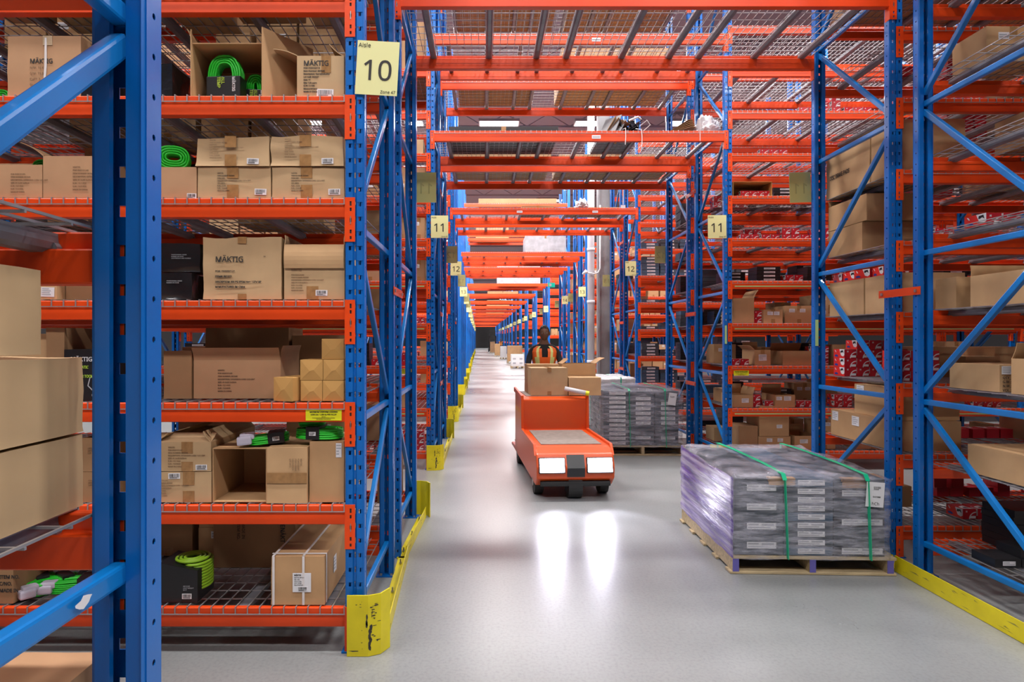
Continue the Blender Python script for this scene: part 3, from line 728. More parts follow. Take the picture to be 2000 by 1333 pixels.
# small gold cartons: wrapped ends with folded x creases
def gold(label, x0, x1, z0, z1, y, d=.2, rz=0):
    t = thing('small_gold_carton', label, 'small carton', ((x0+x1)/2, y, z0), rz, 'small gold cartons on the third shelf')
    w_, h_ = x1-x0, z1-z0; obj('carton', plain_box(w_, d, h_, 'card_gold', .003), t)
    b = MB().mat('card_gold'); i = .25
    A, B_, C_, D_ = (-w_/2, -.0005, 0), (w_/2, -.0005, 0), (w_/2, -.0005, h_), (-w_/2, -.0005, h_)
    e, f = (-w_*.08, -.006, h_*.45), (w_*.1, -.006, h_*.5)
    b.quad(A, B_, f, e); b.quad(D_, e, f, C_); b.quad(A, e, D_); b.quad(B_, C_, f)
    obj('folded_end', b, t); return t
S_ = YB
lvz = SZ(2)
h1 = az(745, S_)-lvz
G = [('small gold carton lying apart at the left of the pile', 532, 578, 0, .125, 3.215, -22), ('small gold carton, bottom middle of the pile', 588, 630, 0, .107, 3.225, 0), ('small gold carton, bottom right of the pile against the post', 631, 672, 0, .107, 3.225, 0),
     ('small gold carton, second layer left in the pile', 587, 631, .109, .217, 3.225, 0), ('small gold carton, second layer right in the pile', 632, 672, .109, .217, 3.225, 0), ('small gold carton alone on top of the pile', 628, 671, .219, .327, 3.235, 0)]
for (l, p0, p1, a0, a1, yy, rz) in G: gold(l+', third shelf up', ax(p0, S_), ax(p1, S_), lvz+a0, lvz+a1, yy, .2, R(rz))
# -- second shelf up (z .767)
zb = az(922, YB)
for (l, p0, p1, a0, a1) in (('brown box left of the large blue post, lower of two, second shelf', 150, 215, None, 922), ('brown box left of the large blue post, upper of two, second shelf', 150, 212, 922, 858)):
    carton(l, ax(p0, YB), ax(p1, YB), SZ(1) if a0 is None else az(a0, YB)+.001, az(a1, YB), YB, .3, 'card_dark', lines=[('CTN QTY\nMODEL\nG.W.', .012, .35, .7, dict(m='ink_brown'))])
carton('open taped box on top of another, right of the large blue post, second shelf', ax(296, YB), ax(412, YB), zb+.002, az(864, YB), YB, .62, 'card_grey', opened='top', tape=('tape', .60, .06, .06, .05), bars=[(.84, .14, .06, .028)], lines=[('MÄKTIG\n'+FADED, .012, .28, .8, dict(m='ink_brown', ls=1.2))],
       flaps=[('front', -62, .085), ('right', -35, .07), ('left', -60, .09)])
carton('taped box under the open one, right of the large blue post, second shelf', ax(296, YB), ax(413, YB), SZ(1), zb, YB, .5, 'card_grey', tape=('tape', .62, .06, .07, .06), bars=[(.38, .86, .062, .03)], lines=[(FADED, .011, .05, .7, dict(m='ink_brown', ls=1.2))])
carton('empty cardboard box open towards the camera, second shelf up', *bx(415, 521, 876, 1), YB, .42, 'card', opened='front')
carton('upright ribbed cardboard box with horizontal tape, second shelf up', *bx(522.5, 602, 873, 1), YB-.02, .36, 'card_light', tape=('seam', .45, .055, 0, 0), side_bars=(), lines=[('MÄKTIG\nPO#45000981\nITEM NUMBER\nDESCRIPTION\nQTY: 4PCS', .012, .84, .80, dict(m='ink_brown', rot=-math.pi/2, ls=1.2))], bars=[])
carton('plain cardboard box with an upright barcode, second shelf up beside the blue post', *bx(603.5, 672, 862, 1), YB, .34, 'card', tls=[(.85, .85, .03, .075)])
# cords on top of them
def lying_cord(label, x, y, z, w, d, layers=4, rz=0, plug=None, sleeve=None, m='green_cord', tilt=0):
    t = thing('extension_cord', label, 'extension cord', (x, y, z)); t.rotation_euler = (0, R(tilt), R(rz))
    rr = random.Random(int(x*100)); b = MB().mat(m); r = .0058
    for l in range(layers):
        for q in range(4):
            sx, sy = w/2-q*r*2.05-rr.uniform(0, .006), d/2-q*r*2.05; pts = []
            ph = rr.uniform(0, 6)
            for i in range(30):
                a_ = 2*math.pi*i/30; c, s = math.cos(a_), math.sin(a_)
                pts.append((sx*math.copysign(abs(c)**.7, c), sy*math.copysign(abs(s)**.9, s), r+l*r*1.9+rr.uniform(0, .001)+.0015*math.sin(a_*2+ph)))
            b.tube(pts, r, 6, True)
    obj('coil', b.mesh('coil', True), t)
    if sleeve:
        s = obj('sleeve', MB().mat('black').box(sleeve[0], sleeve[1], -d/2-.006, d/2+.006, .0, layers*r*1.9+.014).mesh('sleeve', bevel=.004), t)
        put_label(s, barcode_me(.035, .02, 2), (sleeve[0]+sleeve[1])/2, -d/2-.007, layers*r*.9+.006)
    if plug:
        p = MB().mat('clear_plug'); p.box(plug-.045, plug+.03, -d/2-.01, -d/2+.045, .01, .055); p.box(plug-.03, plug+.045, -d/2+.0, -d/2+.06, .035, .07)
        obj('plug', p.mesh('plug', bevel=.010), t)
    return t
zt = az(876, YB)+.003
lying_cord('green cord with pale clear plug lying on the empty box, second shelf up', ax(522, 3.3), 3.33, zt+.01, .21, .12, 4, rz=14, plug=-.11, sleeve=(.0, .085), tilt=-5)
lying_cord('green cord with barcoded black sleeve, lower of two on the upright boxes, second shelf', ax(622, 3.28), 3.31, az(862, YB)+.004, .25, .13, 5, rz=-3, sleeve=(-.055, .02))
lying_cord('bundle of green cord, upper of two under the yellow load sticker', ax(606, 3.3), 3.34, az(862, YB)+.066, .14, .11, 4, rz=8)
# -- lowest shelf (z .234)
carton('cardboard box with item lettering at the left picture edge, lowest shelf', *bx(-70, 26, 1100, 0), YB, .3, 'card_dark', lines=[('ITEM NO.\nC/NO.\nMADE IN', .030, .72, .62, dict(bold=.0008, ls=1.2))])
for i, (px, py, rz, l) in enumerate(((62, 1140, 40, 'leftmost of three green cords under the low blue brace, lowest shelf'), (108, 1150, 52, 'middle of three green cords under the low blue brace, lowest shelf'), (150, 1140, 14, 'rightmost of three green cords under the low blue brace, lowest shelf'))):
    lying_cord(l, ax(px, 3.42), 3.40, SZ(0), .24, .10, 6, rz=rz, plug=-.12, sleeve=(.03, .09))
t = thing('hose_pack', 'lime green coiled hose in a black printed box, lowest shelf', 'hose pack', (ax(356, YB), YB+.01, SZ(0)))
hw = .075; obj('carton', MB().mat('black').prism([(-hw-.05, 0), (hw, 0), (hw, .17), (-hw-.05, .21)], 0, .2, 'y').mesh('carton', bevel=.003), t)
put_label(t, barcode_me(.05, .028, 1), hw-.055, -.002, .035); text(t, 'AIR HOSE\nLIGHT WEIGHT\n50 FT', .010, hw-.075, -.002, .085, 'grey_ink')
b = MB().mat('lime_hose')
for l in range(9):
    pts = [(.055*math.cos(a_)*1.25+.02, .10+.10*math.sin(a_), .06+l*.017) for a_ in [2*math.pi*i/28 for i in range(28)]]; b.tube(pts, .0085, 7, True)
o = obj('hose', b.mesh('hose', True), t, (.01, .03, 0)); o.scale = (.9, .9, .95)
for q in range(4):
    pass
b = MB().mat('lime_hose')
for q in range(3):
    rr = .075-.019*q; b.tube([(rr*math.cos(a_)*1.2, .10+rr*1.2*math.sin(a_), 0) for a_ in [2*math.pi*i/28 for i in range(28)]], .0085, 7, True)
o = obj('hose', b.mesh('hose', True), t, (.0, .02, .205)); o.scale = (.9, .9, 1)
carton('big brown box with upright lettering at the back of the lowest shelf', ax(414, 3.72), ax(575, 3.72), SZ(0), az(1015, 3.72), 3.74, .3, 'card_dark', lines=[('MADE IN\nITEM NO.', .03, .35, .92, dict(rot=-math.pi/2, m='ink')), ('TENÄKT', .045, .82, .95, dict(rot=-math.pi/2, bold=.0007))])
t = carton('long cardboard box bound with two white straps, lowest shelf beside the yellow guard', ax(529, 3.215), ax(634, 3.215), SZ(0), az(1087, 3.215), 3.215, .85, 'card', dent=.006)
wd = ax(634, 3.215)-ax(529, 3.215); hh = az(1087, 3.215)-SZ(0)
b = MB().mat('strap'); e = .0025
for xx in (.03,):
    b.box(xx-.006, xx+.006, -e, -.0005, 0, hh+e); b.box(xx-.006, xx+.006, -e, .85, hh+.0005, hh+e)
obj('strap', b, t)
b = MB().mat('strap'); b.box(-wd/2+.008, -wd/2+.02, -e, -.0005, 0, hh); b.box(-wd/2+.008, -wd/2+.02, -e, .85, hh+.0005, hh+e); obj('strap', b, t)
b = MB().mat('strap'); b.box(-wd/2-e, wd/2+e, .03, .042, hh+.0005, hh+e+.001); b.box(wd/2+.0005, wd/2+e, .03, .042, 0, hh); obj('strap', b, t)
s = obj('address_label', MB().mat('label').box(-.048, .048, -.0012, 0, -.05, .05), t, (.022, -.001, hh*.46))
text(s, 'MÄKTIG', .012, -.04, -.0016, .036, bold=.0004); text(s, 'Item No: 807421\nQty: 1Set\nG.W: 21.6kg\nN.W: 19.2kg\nSize: 87x27x25', .0085, -.04, -.0016, .024, ls=1.15); put_label(s, barcode_me(.055, .026, 3), 0.005, -.001, -.033)
put_label(t, tlabel_me(.06, .09, 1), wd/2+.001, .22, hh*.55, 'right')

# ------------------------------------------------------------------ generated stock on the other shelves
PEND = []          # generated stock: (look, column, layer, shelf, place); labels are written once the row is complete
def lab(look, n, layer, k, ph): return (look, n, layer, k, ph)
rb = None
def red_me():
    w_, d_, h_ = .105, .165, .078
    b = MB().mat('red').box(-w_/2, w_/2, 0, d_, 0, h_); e = .0007
    def fan(y, cx, cz, r, m, a0, a1):       # swoosh on the front face
        b.mat(m); n = 7; P = [(cx, y, cz)]+[(cx+r*math.cos(a0+(a1-a0)*i/n), y, cz+r*math.sin(a0+(a1-a0)*i/n)) for i in range(n+1)]
        b.quad(*P)
    fan(-e, w_/2, 0, .058, 'pad_white', math.pi/2, math.pi); fan(-e*2, w_/2, 0, .050, 'red', math.pi/2, math.pi); fan(-e*3, w_/2-.002, .004, .03, 'black', math.pi*.55, math.pi*.95)
    b.mat('label').box(w_/2-.052, w_/2-.006, -e*5, -e*4, .007, .026)
    b.mat('pad_white').box(-.030, -.026, -e*2, 0, h_-.026, h_-.012).box(-.022, -.018, -e*2, 0, h_-.026, h_-.012).quad((-.030, -e*2, h_-.012), (-.027, -e*2, h_-.012), (-.018, -e*2, h_-.026), (-.021, -e*2, h_-.026))
    # left side: bright red with a white corner and a dark pad picture
    x = -w_/2
    b.mat('red_bright').quad((x-e, 0, 0), (x-e, d_, 0), (x-e, d_, h_), (x-e, 0, h_))
    b.mat('pad_white').quad((x-2*e, 0, h_*.35), (x-2*e, .02, h_*.2), (x-2*e, .05, h_*.3), (x-2*e, .075, h_), (x-2*e, 0, h_)) ; b.mat('black').quad((x-3*e, .012, h_*.55), (x-3*e, .03, h_*.7), (x-3*e, .045, h_*.6), (x-3*e, .058, h_*.62), (x-3*e, .055, h_*.85), (x-3*e, .02, h_*.9))
    b.mat('blue_ink').quad((x-3*e, .10, .012), (x-3*e, .14, .012), (x-3*e, .15, .024), (x-3*e, .12, .032), (x-3*e, .095, .022))
    b.mat('pad_white').quad((x-3*e, .12, h_*.66), (x-3*e, .13, h_*.66), (x-3*e, .145, h_*.9), (x-3*e, .135, h_*.9))
    # top: white with dark shape
    b.mat('pad_white').quad((-w_/2+.01, .02, h_+e), (w_/2-.02, .0, h_+e), (w_/2-.03, .10, h_+e), (-w_/2+.02, .07, h_+e)); b.mat('black').quad((-.02, .03, h_+2*e), (.02, .025, h_+2*e), (.015, .06, h_+2*e), (-.015, .055, h_+2*e))
    return b.mesh('brake_pad_box', fix=False)
RED = red_me()
def dark_me(w_, d_, h_, m='slate'):
    b = MB().mat(m).box(-w_/2, w_/2, 0, d_, 0, h_)
    b.mat('label').box(-w_*.2, w_*.28, -.0012, 0, h_*.22, h_*.72); b.mat('grey_ink').box(-w_*.18, w_*.05, -.0018, -.001, h_*.5, h_*.62).box(-w_*.18, w_*.24, -.0018, -.001, h_*.32, h_*.4)
    b.mat(m).box(-w_/2-.001, w_/2+.001, -.0015, d_, h_*.93, h_*.985)
    return b.mesh('dark_box', fix=False)
DARK = [dark_me(.34, .26, .062), dark_me(.34, .26, .062, 'slate_blue'), dark_me(.30, .26, .045, 'black')]
_auto = {}
def auto_carton(w_, d_, h_, m, variant):
    k = ('ac', round(w_, 2), round(d_, 2), round(h_, 2), m, variant)
    if k in _auto: return _auto[k]
    b = MB().mat(m).box(-w_/2, w_/2, 0, d_, 0, h_)
    if variant % 3 != 2:
        for u in ((-.18,), (-.25, .12), (.2,))[variant % 3]:
            b.mat('label').box(w_*u-.035, w_*u+.035, -.0015, 0, h_*.62, h_*.62+.045); b.mat('grey_ink').box(w_*u-.03, w_*u+.02, -.002, -.0015, h_*.62+.026, h_*.62+.034).box(w_*u-.03, w_*u+.03, -.002, -.0015, h_*.62+.01, h_*.62+.018)
    b.mat('tape').box(-.025, .025, -.001, 0, h_-.06, h_).box(-.025, .025, -.001, 0, 0, .05); b.box(-.025, .025, 0, d_, h_, h_+.0008)
    me = b.mesh('carton', fix=False); _auto[k] = me; return me
def single(me, name, label, cat, loc, rz=0, group=None):
    o = obj(name, me, None, loc); o.rotation_euler = (0, 0, rz)
    if isinstance(label, tuple): PEND.append((o, label)); label = 'x'
    return tag(o, label, cat, group)
count = {}
def nxt(key):
    count[key] = count.get(key, -1)+1; return count[key]
def fill(ph, x0, x1, y, k, kinds, rnd, face=1, zoff=0, hmax=.44, dmax=.4, gap=(.0, .05)):
    """stand stock along the shelf from x0 to x1, fronts at y; face 1 looks to -Y, -1 looks to +Y"""
    x = x0; z0 = SZ(k)+zoff; rz = 0 if face == 1 else math.pi
    while x < x1-.08:
        kd = rnd.choice(kinds)
        if kd in ('carton', 'open', 'tall'):
            w_ = rnd.choice([.22, .26, .30, .36, .42]); h_ = rnd.choice([.18, .22, .26, .30]) if kd != 'tall' else .38
            w_ = min(w_, x1-x)
            if w_ < .12: break
            h_ = min(h_, hmax); d_ = min(dmax, rnd.choice([.28, .34, .4])); m = rnd.choice(['card', 'card_grey', 'card_pink', 'card', 'card_dark'])
            w_ = round(w_, 2)
            stack = 2 if h_ <= .2 and hmax > .4 and rnd.random() < .5 else 1
            n = nxt((ph, k, 'c'))
            for s in range(stack):
                lb = lab({'card': 'brown carton', 'card_grey': 'pale carton', 'card_pink': 'light carton', 'card_dark': 'dark carton'}[m], n, s, k, ph)
                if kd == 'open' and s == stack-1 and h_ < .31:
                    t = thing('cardboard_box', 'x', 'cardboard box', (x+w_/2, y, z0+s*h_+s*.001), rz+rnd.uniform(-.06, .06)); PEND.append((t, lab('open carton', n, s, k, ph)))
                    obj('carton', open_box(w_, d_, h_, m), t); flap_part(t, w_, d_, h_, 'back', rnd.uniform(-20, 10), min(.12, hmax-h_-.01)); flap_part(t, w_, d_, h_, 'front', rnd.uniform(100, 150), .1) if False else None
                    flap_part(t, w_, d_, h_, 'left' if rnd.random() < .5 else 'right', rnd.uniform(5, 40), min(.12, hmax-h_-.01)); put_label(t, tlabel_me(.07, .045, n), w_*.1, -.001, h_*.6)
                else: single(auto_carton(w_, d_, h_, m, rnd.randrange(6)), 'cardboard_box', lb, 'cardboard box', (x+w_/2, y, z0+s*h_+s*.001), rz+rnd.uniform(-.03, .03))
            x += w_+rnd.uniform(*gap)+.012
        elif kd == 'red':
            cols = rnd.choice([1, 2, 3]); rows = rnd.choice([1, 1, 2, 2, 3])
            for c in range(cols):
                if x+.11 > x1: break
                n = nxt((ph, k, 'r')); rw = max(1, rows-(c if rnd.random() < .4 else 0))
                if hmax < .3: rw = min(rw, 2)
                for s in range(rw):
                    single(RED, 'brake_pad_box', lab('red box', n, s, k, ph), 'brake pad box', (x+.053, y, z0+s*.0795), rz+rnd.uniform(-.08, .08))
                x += .118
            x += rnd.uniform(*gap)
        elif kd == 'dark':
            if x+.35 > x1: break
            n = nxt((ph, k, 'd')); rows = rnd.choice([1, 2, 4, 5, 6]); me = rnd.choice(DARK[:2]); hh_ = .0635
            rows = min(rows, int(hmax/hh_))
            for s in range(rows):
                single(me if s != rows-1 else rnd.choice(DARK[:2]), 'flat_dark_box', lab('dark box', n, s, k, ph), 'flat box', (x+.175+rnd.uniform(-.008, .008), y+rnd.uniform(0, .01), z0+s*hh_), rz)
            x += .36+rnd.uniform(*gap)
        elif kd == 'black':
            if x+.32 > x1: break
            n = nxt((ph, k, 'b')); rows = rnd.choice([2, 4, 6])
            rows = min(rows, int(hmax/.047))
            for s in range(rows):
                single(DARK[2], 'flat_black_box', lab('black box', n, s, k, ph), 'flat box', (x+.155, y+rnd.uniform(0, .01), z0+s*.0465), rz)
            x += .32+rnd.uniform(*gap)
        else: x += rnd.uniform(.1, .3)
L0, L1 = LX-BAY, LX
r1 = random.Random(11)
# back half of the aisle 10 left rack, seen between the front boxes and through its end frame
for k in range(0, 7):
    fill('back of aisle 10 left rack', L1-3.5, L1-.02 if k not in (0, 2) else L1-.62-.7*(k == 2), 3.95, k, ['carton', 'tall', 'gap', 'open'], r1, dmax=.3)
for k in (6, 7):
    fill('front of aisle 10 left rack', L1-2.6, L1-.02, 3.24, k, ['carton', 'open'], r1, dmax=.4)
for k in range(0, 8):
    fill('rack behind aisle 10 left rack', L1-3.5, L1-.02, 5.62, k, ['carton', 'tall', 'gap'], r1, face=-1, dmax=.4)
for k in range(0, 8):
    fill('left rack at sign 11', L1-3.4, L1-.02, 7.74, k, [['red'], ['red', 'carton'], ['red', 'black'], ['red', 'carton'], ['carton'], ['carton'], ['carton', 'gap'], ['carton', 'gap']][k], r1, dmax=.4, hmax=.42)
for k in (0, 1, 2, 3): fill('left rack at sign 12', L1-.7, L1-.02, 12.24, k, ['carton', 'red'], r1, dmax=.3)
# right rack at sign 11
X0 = 3.12
rc = random.Random(5)
def cartc(label, p0, p1, pt, k, Y=7.76, **kw):
    return carton(label, ax(p0, Y), ax(p1, Y), SZ(k), az(pt, Y), Y, kw.pop('d', .38), kw.pop('m', 'card'), **kw)
TL = [(.35, .72, .07, .045), (.68, .72, .07, .045)]
cartc('torn open carton beside the blue post, fourth shelf, right rack at sign 11', 1432, 1473, 583, 3, opened='top', flaps=[('right', 30, .12)])
cartc('carton with two white labels, fourth shelf, right rack at sign 11', 1491, 1529, 605, 3, tls=TL, tape=('tape', .5, .05, .05, .05))
fill('right rack at sign 11', 3.42, 3.56, 7.80, 3, ['red'], rc)
fill('right rack at sign 11', 3.82, 6.6, 7.80, 3, ['carton', 'red', 'tall'], rc)
cartc('narrow labelled carton with open flaps, third shelf, right rack at sign 11', 1474, 1505, 684, 2, opened='top', tls=[(.5, .5, .1, .08)], flaps=[('back', 0, .1), ('left', 50, .08)], tape=('tape', .5, .05, .05, .0))
fill('right rack at sign 11', 3.12, 3.38, 7.76, 2, ['red'], rc); cartc('wide brown carton at the post edge, third shelf, right rack at sign 11', 1529, 1590, 686, 2, opened='top', flaps=[('back', -35, .12)])
fill('right rack at sign 11', 4.15, 6.6, 7.80, 2, ['carton', 'red', 'open'], rc)
cartc('open labelled carton beside the blue post, second shelf, right rack at sign 11', 1432, 1471, 772, 1, opened='top', tls=[(.6, .55, .09, .055)], flaps=[('back', -5, .12), ('right', 20, .1)])
fill('right rack at sign 11', 3.40, 3.70, 7.80, 1, ['red'], rc)
cartc('open carton right of red boxes, second shelf, right rack at sign 11', 1514, 1553, 772, 1, opened='top', tls=[(.2, .72, .07, .045), (.62, .72, .09, .055)], flaps=[('back', -5, .12)])
fill('right rack at sign 11', 3.96, 6.6, 7.80, 1, ['carton', 'gap', 'red'], rc)
cartc('dark brown carton, lowest shelf, right rack at sign 11, beside two-label carton', 1443, 1480, 833, 0, m='card_dark')
cartc('carton with two labels on the lowest shelf, right rack at sign 11', 1481, 1544, 853, 0, tls=TL)
cartc('open carton beside the large post, lowest shelf, right rack at sign 11', 1552, 1592, 852, 0, opened='top', tls=[(.45, .6, .1, .05)], flaps=[('back', -5, .1)])
t = cartc('carton stacked on the two-label carton, lowest shelf, right rack at sign 11', 1483, 1541, 820, 0, tls=TL); t.location.z = az(853, 7.76)+.003; t.children[0].scale.z = .45
for ch in t.children[1:]: ch.location.z *= .45
fill('right rack at sign 11', 4.2, 6.6, 7.80, 0, ['carton', 'gap'], rc)
fill('right rack at sign 11', 3.12, 3.4, 7.80, 4, ['black'], rc); fill('right rack at sign 11', 3.46, 6.6, 7.80, 4, ['red', 'red', 'black'], rc, hmax=.25)
fill('right rack at sign 11', 3.3, 6.6, 7.9, 5, ['black', 'red', 'gap'], rc, hmax=.2)
cartc('open carton full of red packs, seventh shelf, right rack at sign 11', 1432, 1508, 355, 6, opened='front', m='card_gold')
for i in range(4): single(RED, 'brake_pad_box', lab('red box', i, 0, 6, 'right rack at sign 11'), 'brake pad box', (ax(1456+i*15, 7.8), 7.82, SZ(6)+.008+.0))
fill('right rack at sign 11', 3.75, 6.6, 7.9, 6, ['black', 'gap'], rc, hmax=.2)
fill('right rack at sign 11', 3.3, 6.6, 7.8, 7, ['red', 'gap', 'red'], rc, hmax=.3)
fill('right rack at sign 11', 4.0, 6.6, 7.8, 8, ['red', 'gap', 'carton'], rc, hmax=.3)
for k in range(0, 7): fill('back of right rack at sign 11', 3.15, 6.6, 8.42, k, ['carton', 'black', 'gap'] if k < 4 else ['black', 'gap', 'red'], rc, dmax=.3, hmax=.4)
# end of that rack seen through its frame: dark stacks
for k in range(0, 7): fill('rack behind right rack at sign 11', 3.15, 4.2, 10.12, k, ['dark', 'black'], rc, face=-1, hmax=.42)
# right rack at sign 12
rd = random.Random(3)
for k in range(0, 8): fill('right rack at sign 12', 3.14, 5.4 if k < 7 else 4.4, 12.25, k, ['dark'] if k < 6 else ['dark', 'gap'], rd, hmax=[.42, .42, .42, .42, .1, .42, .25, .2][k], gap=(0, .03))
for k in range(0, 6): fill('rack behind right rack at sign 12', 3.14, 4.0, 14.6, k, ['dark', 'carton', 'gap'], rd, face=-1, hmax=.42)
for q, (yy, nm) in enumerate(((18.15, 'fifth row right rack'), (21.95, 'sixth row right rack'))):
    for k in range(0, 8): fill(nm, 3.12, 5.6, yy, k, ['carton', 'gap', 'tall', 'carton'], rd, hmax=.42)
    for k in range(0, 6, 1): fill(nm.replace('right', 'left'), -1.6, -.78, yy, k, ['carton', 'gap'], rd, hmax=.42)
fill('seventh row right rack', 3.1, 5.4, 28.35, 1, ['carton', 'gap'], rd); fill('seventh row right rack', 3.1, 5.4, 28.35, 3, ['carton', 'gap'], rd)

# rack beside the nearest wrapped pallet (rear right rack of the first row), stock seen end-on through its frame
PH2 = 'rack beside nearest wrapped pallet'
XE = 3.15
def endbox(label, y0, y1, k, h_, w_, m='card', x=XE, zo=0, opened=None, flaps=(), tls=(), lines=(), name='cardboard_box', tape=False, dent=.004):
    """carton whose end faces the passage: built turned so that its front looks to -X; y0..y1 is the visible width"""
    W = y1-y0
    t = thing(name, label, 'cardboard box', (x, (y0+y1)/2, SZ(k)+zo), -math.pi/2)
    obj('carton', open_box(W, w_, h_, m, opened) if opened else soft_box(W, w_, h_, m, rng.randrange(99), dent), t)
    for f in flaps: flap_part(t, W, w_, h_, *f)
    for (u, v, a_, b_) in tls: put_label(t, tlabel_me(a_, b_, 1), (u-.5)*W, -.001, v*h_)
    for (s, size, u, v, kw) in lines: text(t, s, size, (u-.5)*W, -.0025, v*h_, **kw)
    if tape: obj('tape', MB().mat('tape').box(-.026, .026, -.0015, -.0004, h_-.06, h_), t)
    return t
endbox('cardboard box lettered DISC BRAKE PADS, sixth shelf, '+PH2, 5.02, 5.66, 5, .40, .5, 'card_light', lines=[('DISC BRAKE PADS', .062, .10, .42, dict(bold=.0012, sx=.72))], dent=.015)
endbox('plain carton right of the DISC BRAKE PADS box, sixth shelf, '+PH2, 4.66, 5.0, 5, .40, .5, 'card_light')
endbox('brown carton, lower of two stacked, fifth shelf, '+PH2, 5.12, 5.62, 4, .24, .45, 'card')
endbox('open brown carton, upper of two stacked, fifth shelf, '+PH2, 5.06, 5.62, 4, .22, .45, 'card', zo=.243, opened='top', flaps=[('left', 12, .06)])
fill(PH2, 3.6, 6.5, 5.55, 4, ['red', 'gap'], rc, face=-1)
endbox('left of two wide plain cartons, fourth shelf, '+PH2, 5.10, 5.60, 3, .30, .5, 'card_light')
endbox('right of two wide plain cartons, fourth shelf, '+PH2, 4.66, 5.08, 3, .30, .5, 'card_light')
for i in range(4): single(RED, 'brake_pad_box', 'red box %s from left on the wide cartons, fourth shelf, %s' % (NTH[i], PH2), 'brake pad box', (3.26+.0*i, 5.50-.19*i, SZ(3)+.303), rz=.15*(i % 3)-.1)
# third shelf: stack of red boxes, fronts to -Y side and ends to the passage
for r_ in range(4):
    for c in range(5 if r_ < 3 else 3):
        single(RED, 'brake_pad_box', lab('red box', c, r_, 2, PH2), 'brake pad box', (XE+.07+c*.112+(.11 if r_ == 3 else 0), 5.40, SZ(2)+r_*.0795))
for r_ in range(3):
    for c in range(3):
        single(RED, 'brake_pad_box', lab('near red box', c, r_, 2, PH2), 'brake pad box', (XE+.07+c*.112, 4.72, SZ(2)+r_*.0795))
endbox('upper labelled brown carton, second shelf, '+PH2, 4.74, 5.26, 1, .25, .5, 'card', x=XE+.02, zo=.231, tls=[(.16, .8, .10, .08)])
endbox('lower brown carton with two labels, second shelf, '+PH2, 4.70, 5.58, 1, .23, .5, 'card', tls=[(.08, .76, .09, .08), (.42, .72, .1, .08)])
fill(PH2, 3.7, 6.5, 5.5, 1, ['red', 'carton'], rc, face=-1)
endbox('low brown carton at the far end, lowest shelf, '+PH2, 5.1, 5.6, 0, .17, .4, 'card')
for k in range(0, 8):
    if k not in (1, 4): fill(PH2, 3.75 if k in (2,) else 3.7, 6.6, 5.6, k, ['carton', 'red', 'gap'] if k else ['red', 'gap'], rc, face=-1, hmax=.42)
fill('front side of '+PH2, 3.7, 6.6, 4.75, 0, ['red'], rc, hmax=.2)
# rack at the right picture edge
PH3 = 'rack at right picture edge'
t = endbox('carton lettered QTY, G.W., N.W., VOL, third shelf, '+PH3, 3.755, 4.16, 2, .168, .42, 'card_light', x=3.15, dent=.008)
text(t, 'QTY___\nG.W.:__\nN.W.:__\nVOL.:_', .027, .2045, .018, .082, 'ink', .0003, face='right', ls=.95); put_label(t, tlabel_me(.085, .05, 0), .2035, .055, .135, 'right')
endbox('crushed pale carton cut by the right picture edge, third shelf', 3.25, 3.66, 2, .21, .42, 'card_light', x=3.14, dent=.01, opened='top', flaps=[('left', -20, .1)])
endbox('large open carton with a raised flap, fourth shelf, '+PH3, 3.25, 3.98, 3, .20, .5, 'card_light', x=3.15, opened='top', flaps=[('back', 0, .06), ('left', 5, .07)])
endbox('brown carton behind the large open carton, fourth shelf, '+PH3, 4.10, 4.29, 3, .21, .4, 'card', x=3.15)
endbox('plain brown carton with clean edges, second shelf, '+PH3, 3.55, 3.99, 1, .18, .5, 'card_light', x=3.14)
SB = dark_me(.16, .18, .052, 'black')
for c in range(4):
    for r_ in range(2):
        if r_ == 1 and c == 0: continue
        single(SB, 'small_black_box', ('small black box', c, r_, 0, PH3), 'flat box', (3.19+c*.165, 3.74+.01*r_, SZ(0)+r_*.0535))
re_ = random.Random(21)
for k in range(0, 7):
    if k in (3,): continue
    fill('back of '+PH3, 3.7 if k in (1, 2) else 3.25, 6.4, 3.98, k, [['gap', 'black'], ['carton', 'gap', 'tall'], ['red', 'carton'], ['red', 'carton'], ['red', 'gap'], ['carton', 'gap', 'red'], ['carton', 'gap']][k], re_, dmax=.28, hmax=.42)
for k in (4, 5, 6): fill(PH3, 3.5, 6.4, 3.3, k, ['carton', 'gap'], re_, dmax=.4, hmax=.36)
#PART3
# ------------------------------------------------------------------ flat cartons beside the camera (rack at the left edge)
for i, (z0, z1, ye, lb) in enumerate(((1.303, 1.446, 1.20, 'lowest of three flat cartons at the left picture edge'), (1.447, 1.597, 1.20, 'middle of three flat cartons at the left picture edge'), (1.60, 1.752, 1.085, 'topmost of three flat cartons at the left picture edge, half behind the brace'))):
    t = thing('cardboard_box', lb, 'cardboard box', (-.782, (ye+.3)/2, z0+.004), math.pi/2)
    obj('carton', soft_box(ye-.3, .45, z1-z0-.003, 'card_grey', 11+i, .006, 14), t)
    obj('tape', MB().mat('clear_tape').box(-.02, .03, -.001, -.0003, 0, z1-z0-.004), t, (.18, 0, 0))
single(soft_box(.5, .5, .235, 'card_pink', 4, .004), 'cardboard_box', 'cardboard box top in the bottom left corner of the picture', 'cardboard box', (-1.0, .72, SZ(1)))
single(MB().mat('plug_white').box(-.04, .04, 0, .2, 0, .03).mesh('package', bevel=.012), 'foam_roll', 'white plastic end piece on the orange beam behind the brace, left edge', 'package', (-.99, 1.0, 1.834-.03+.035))

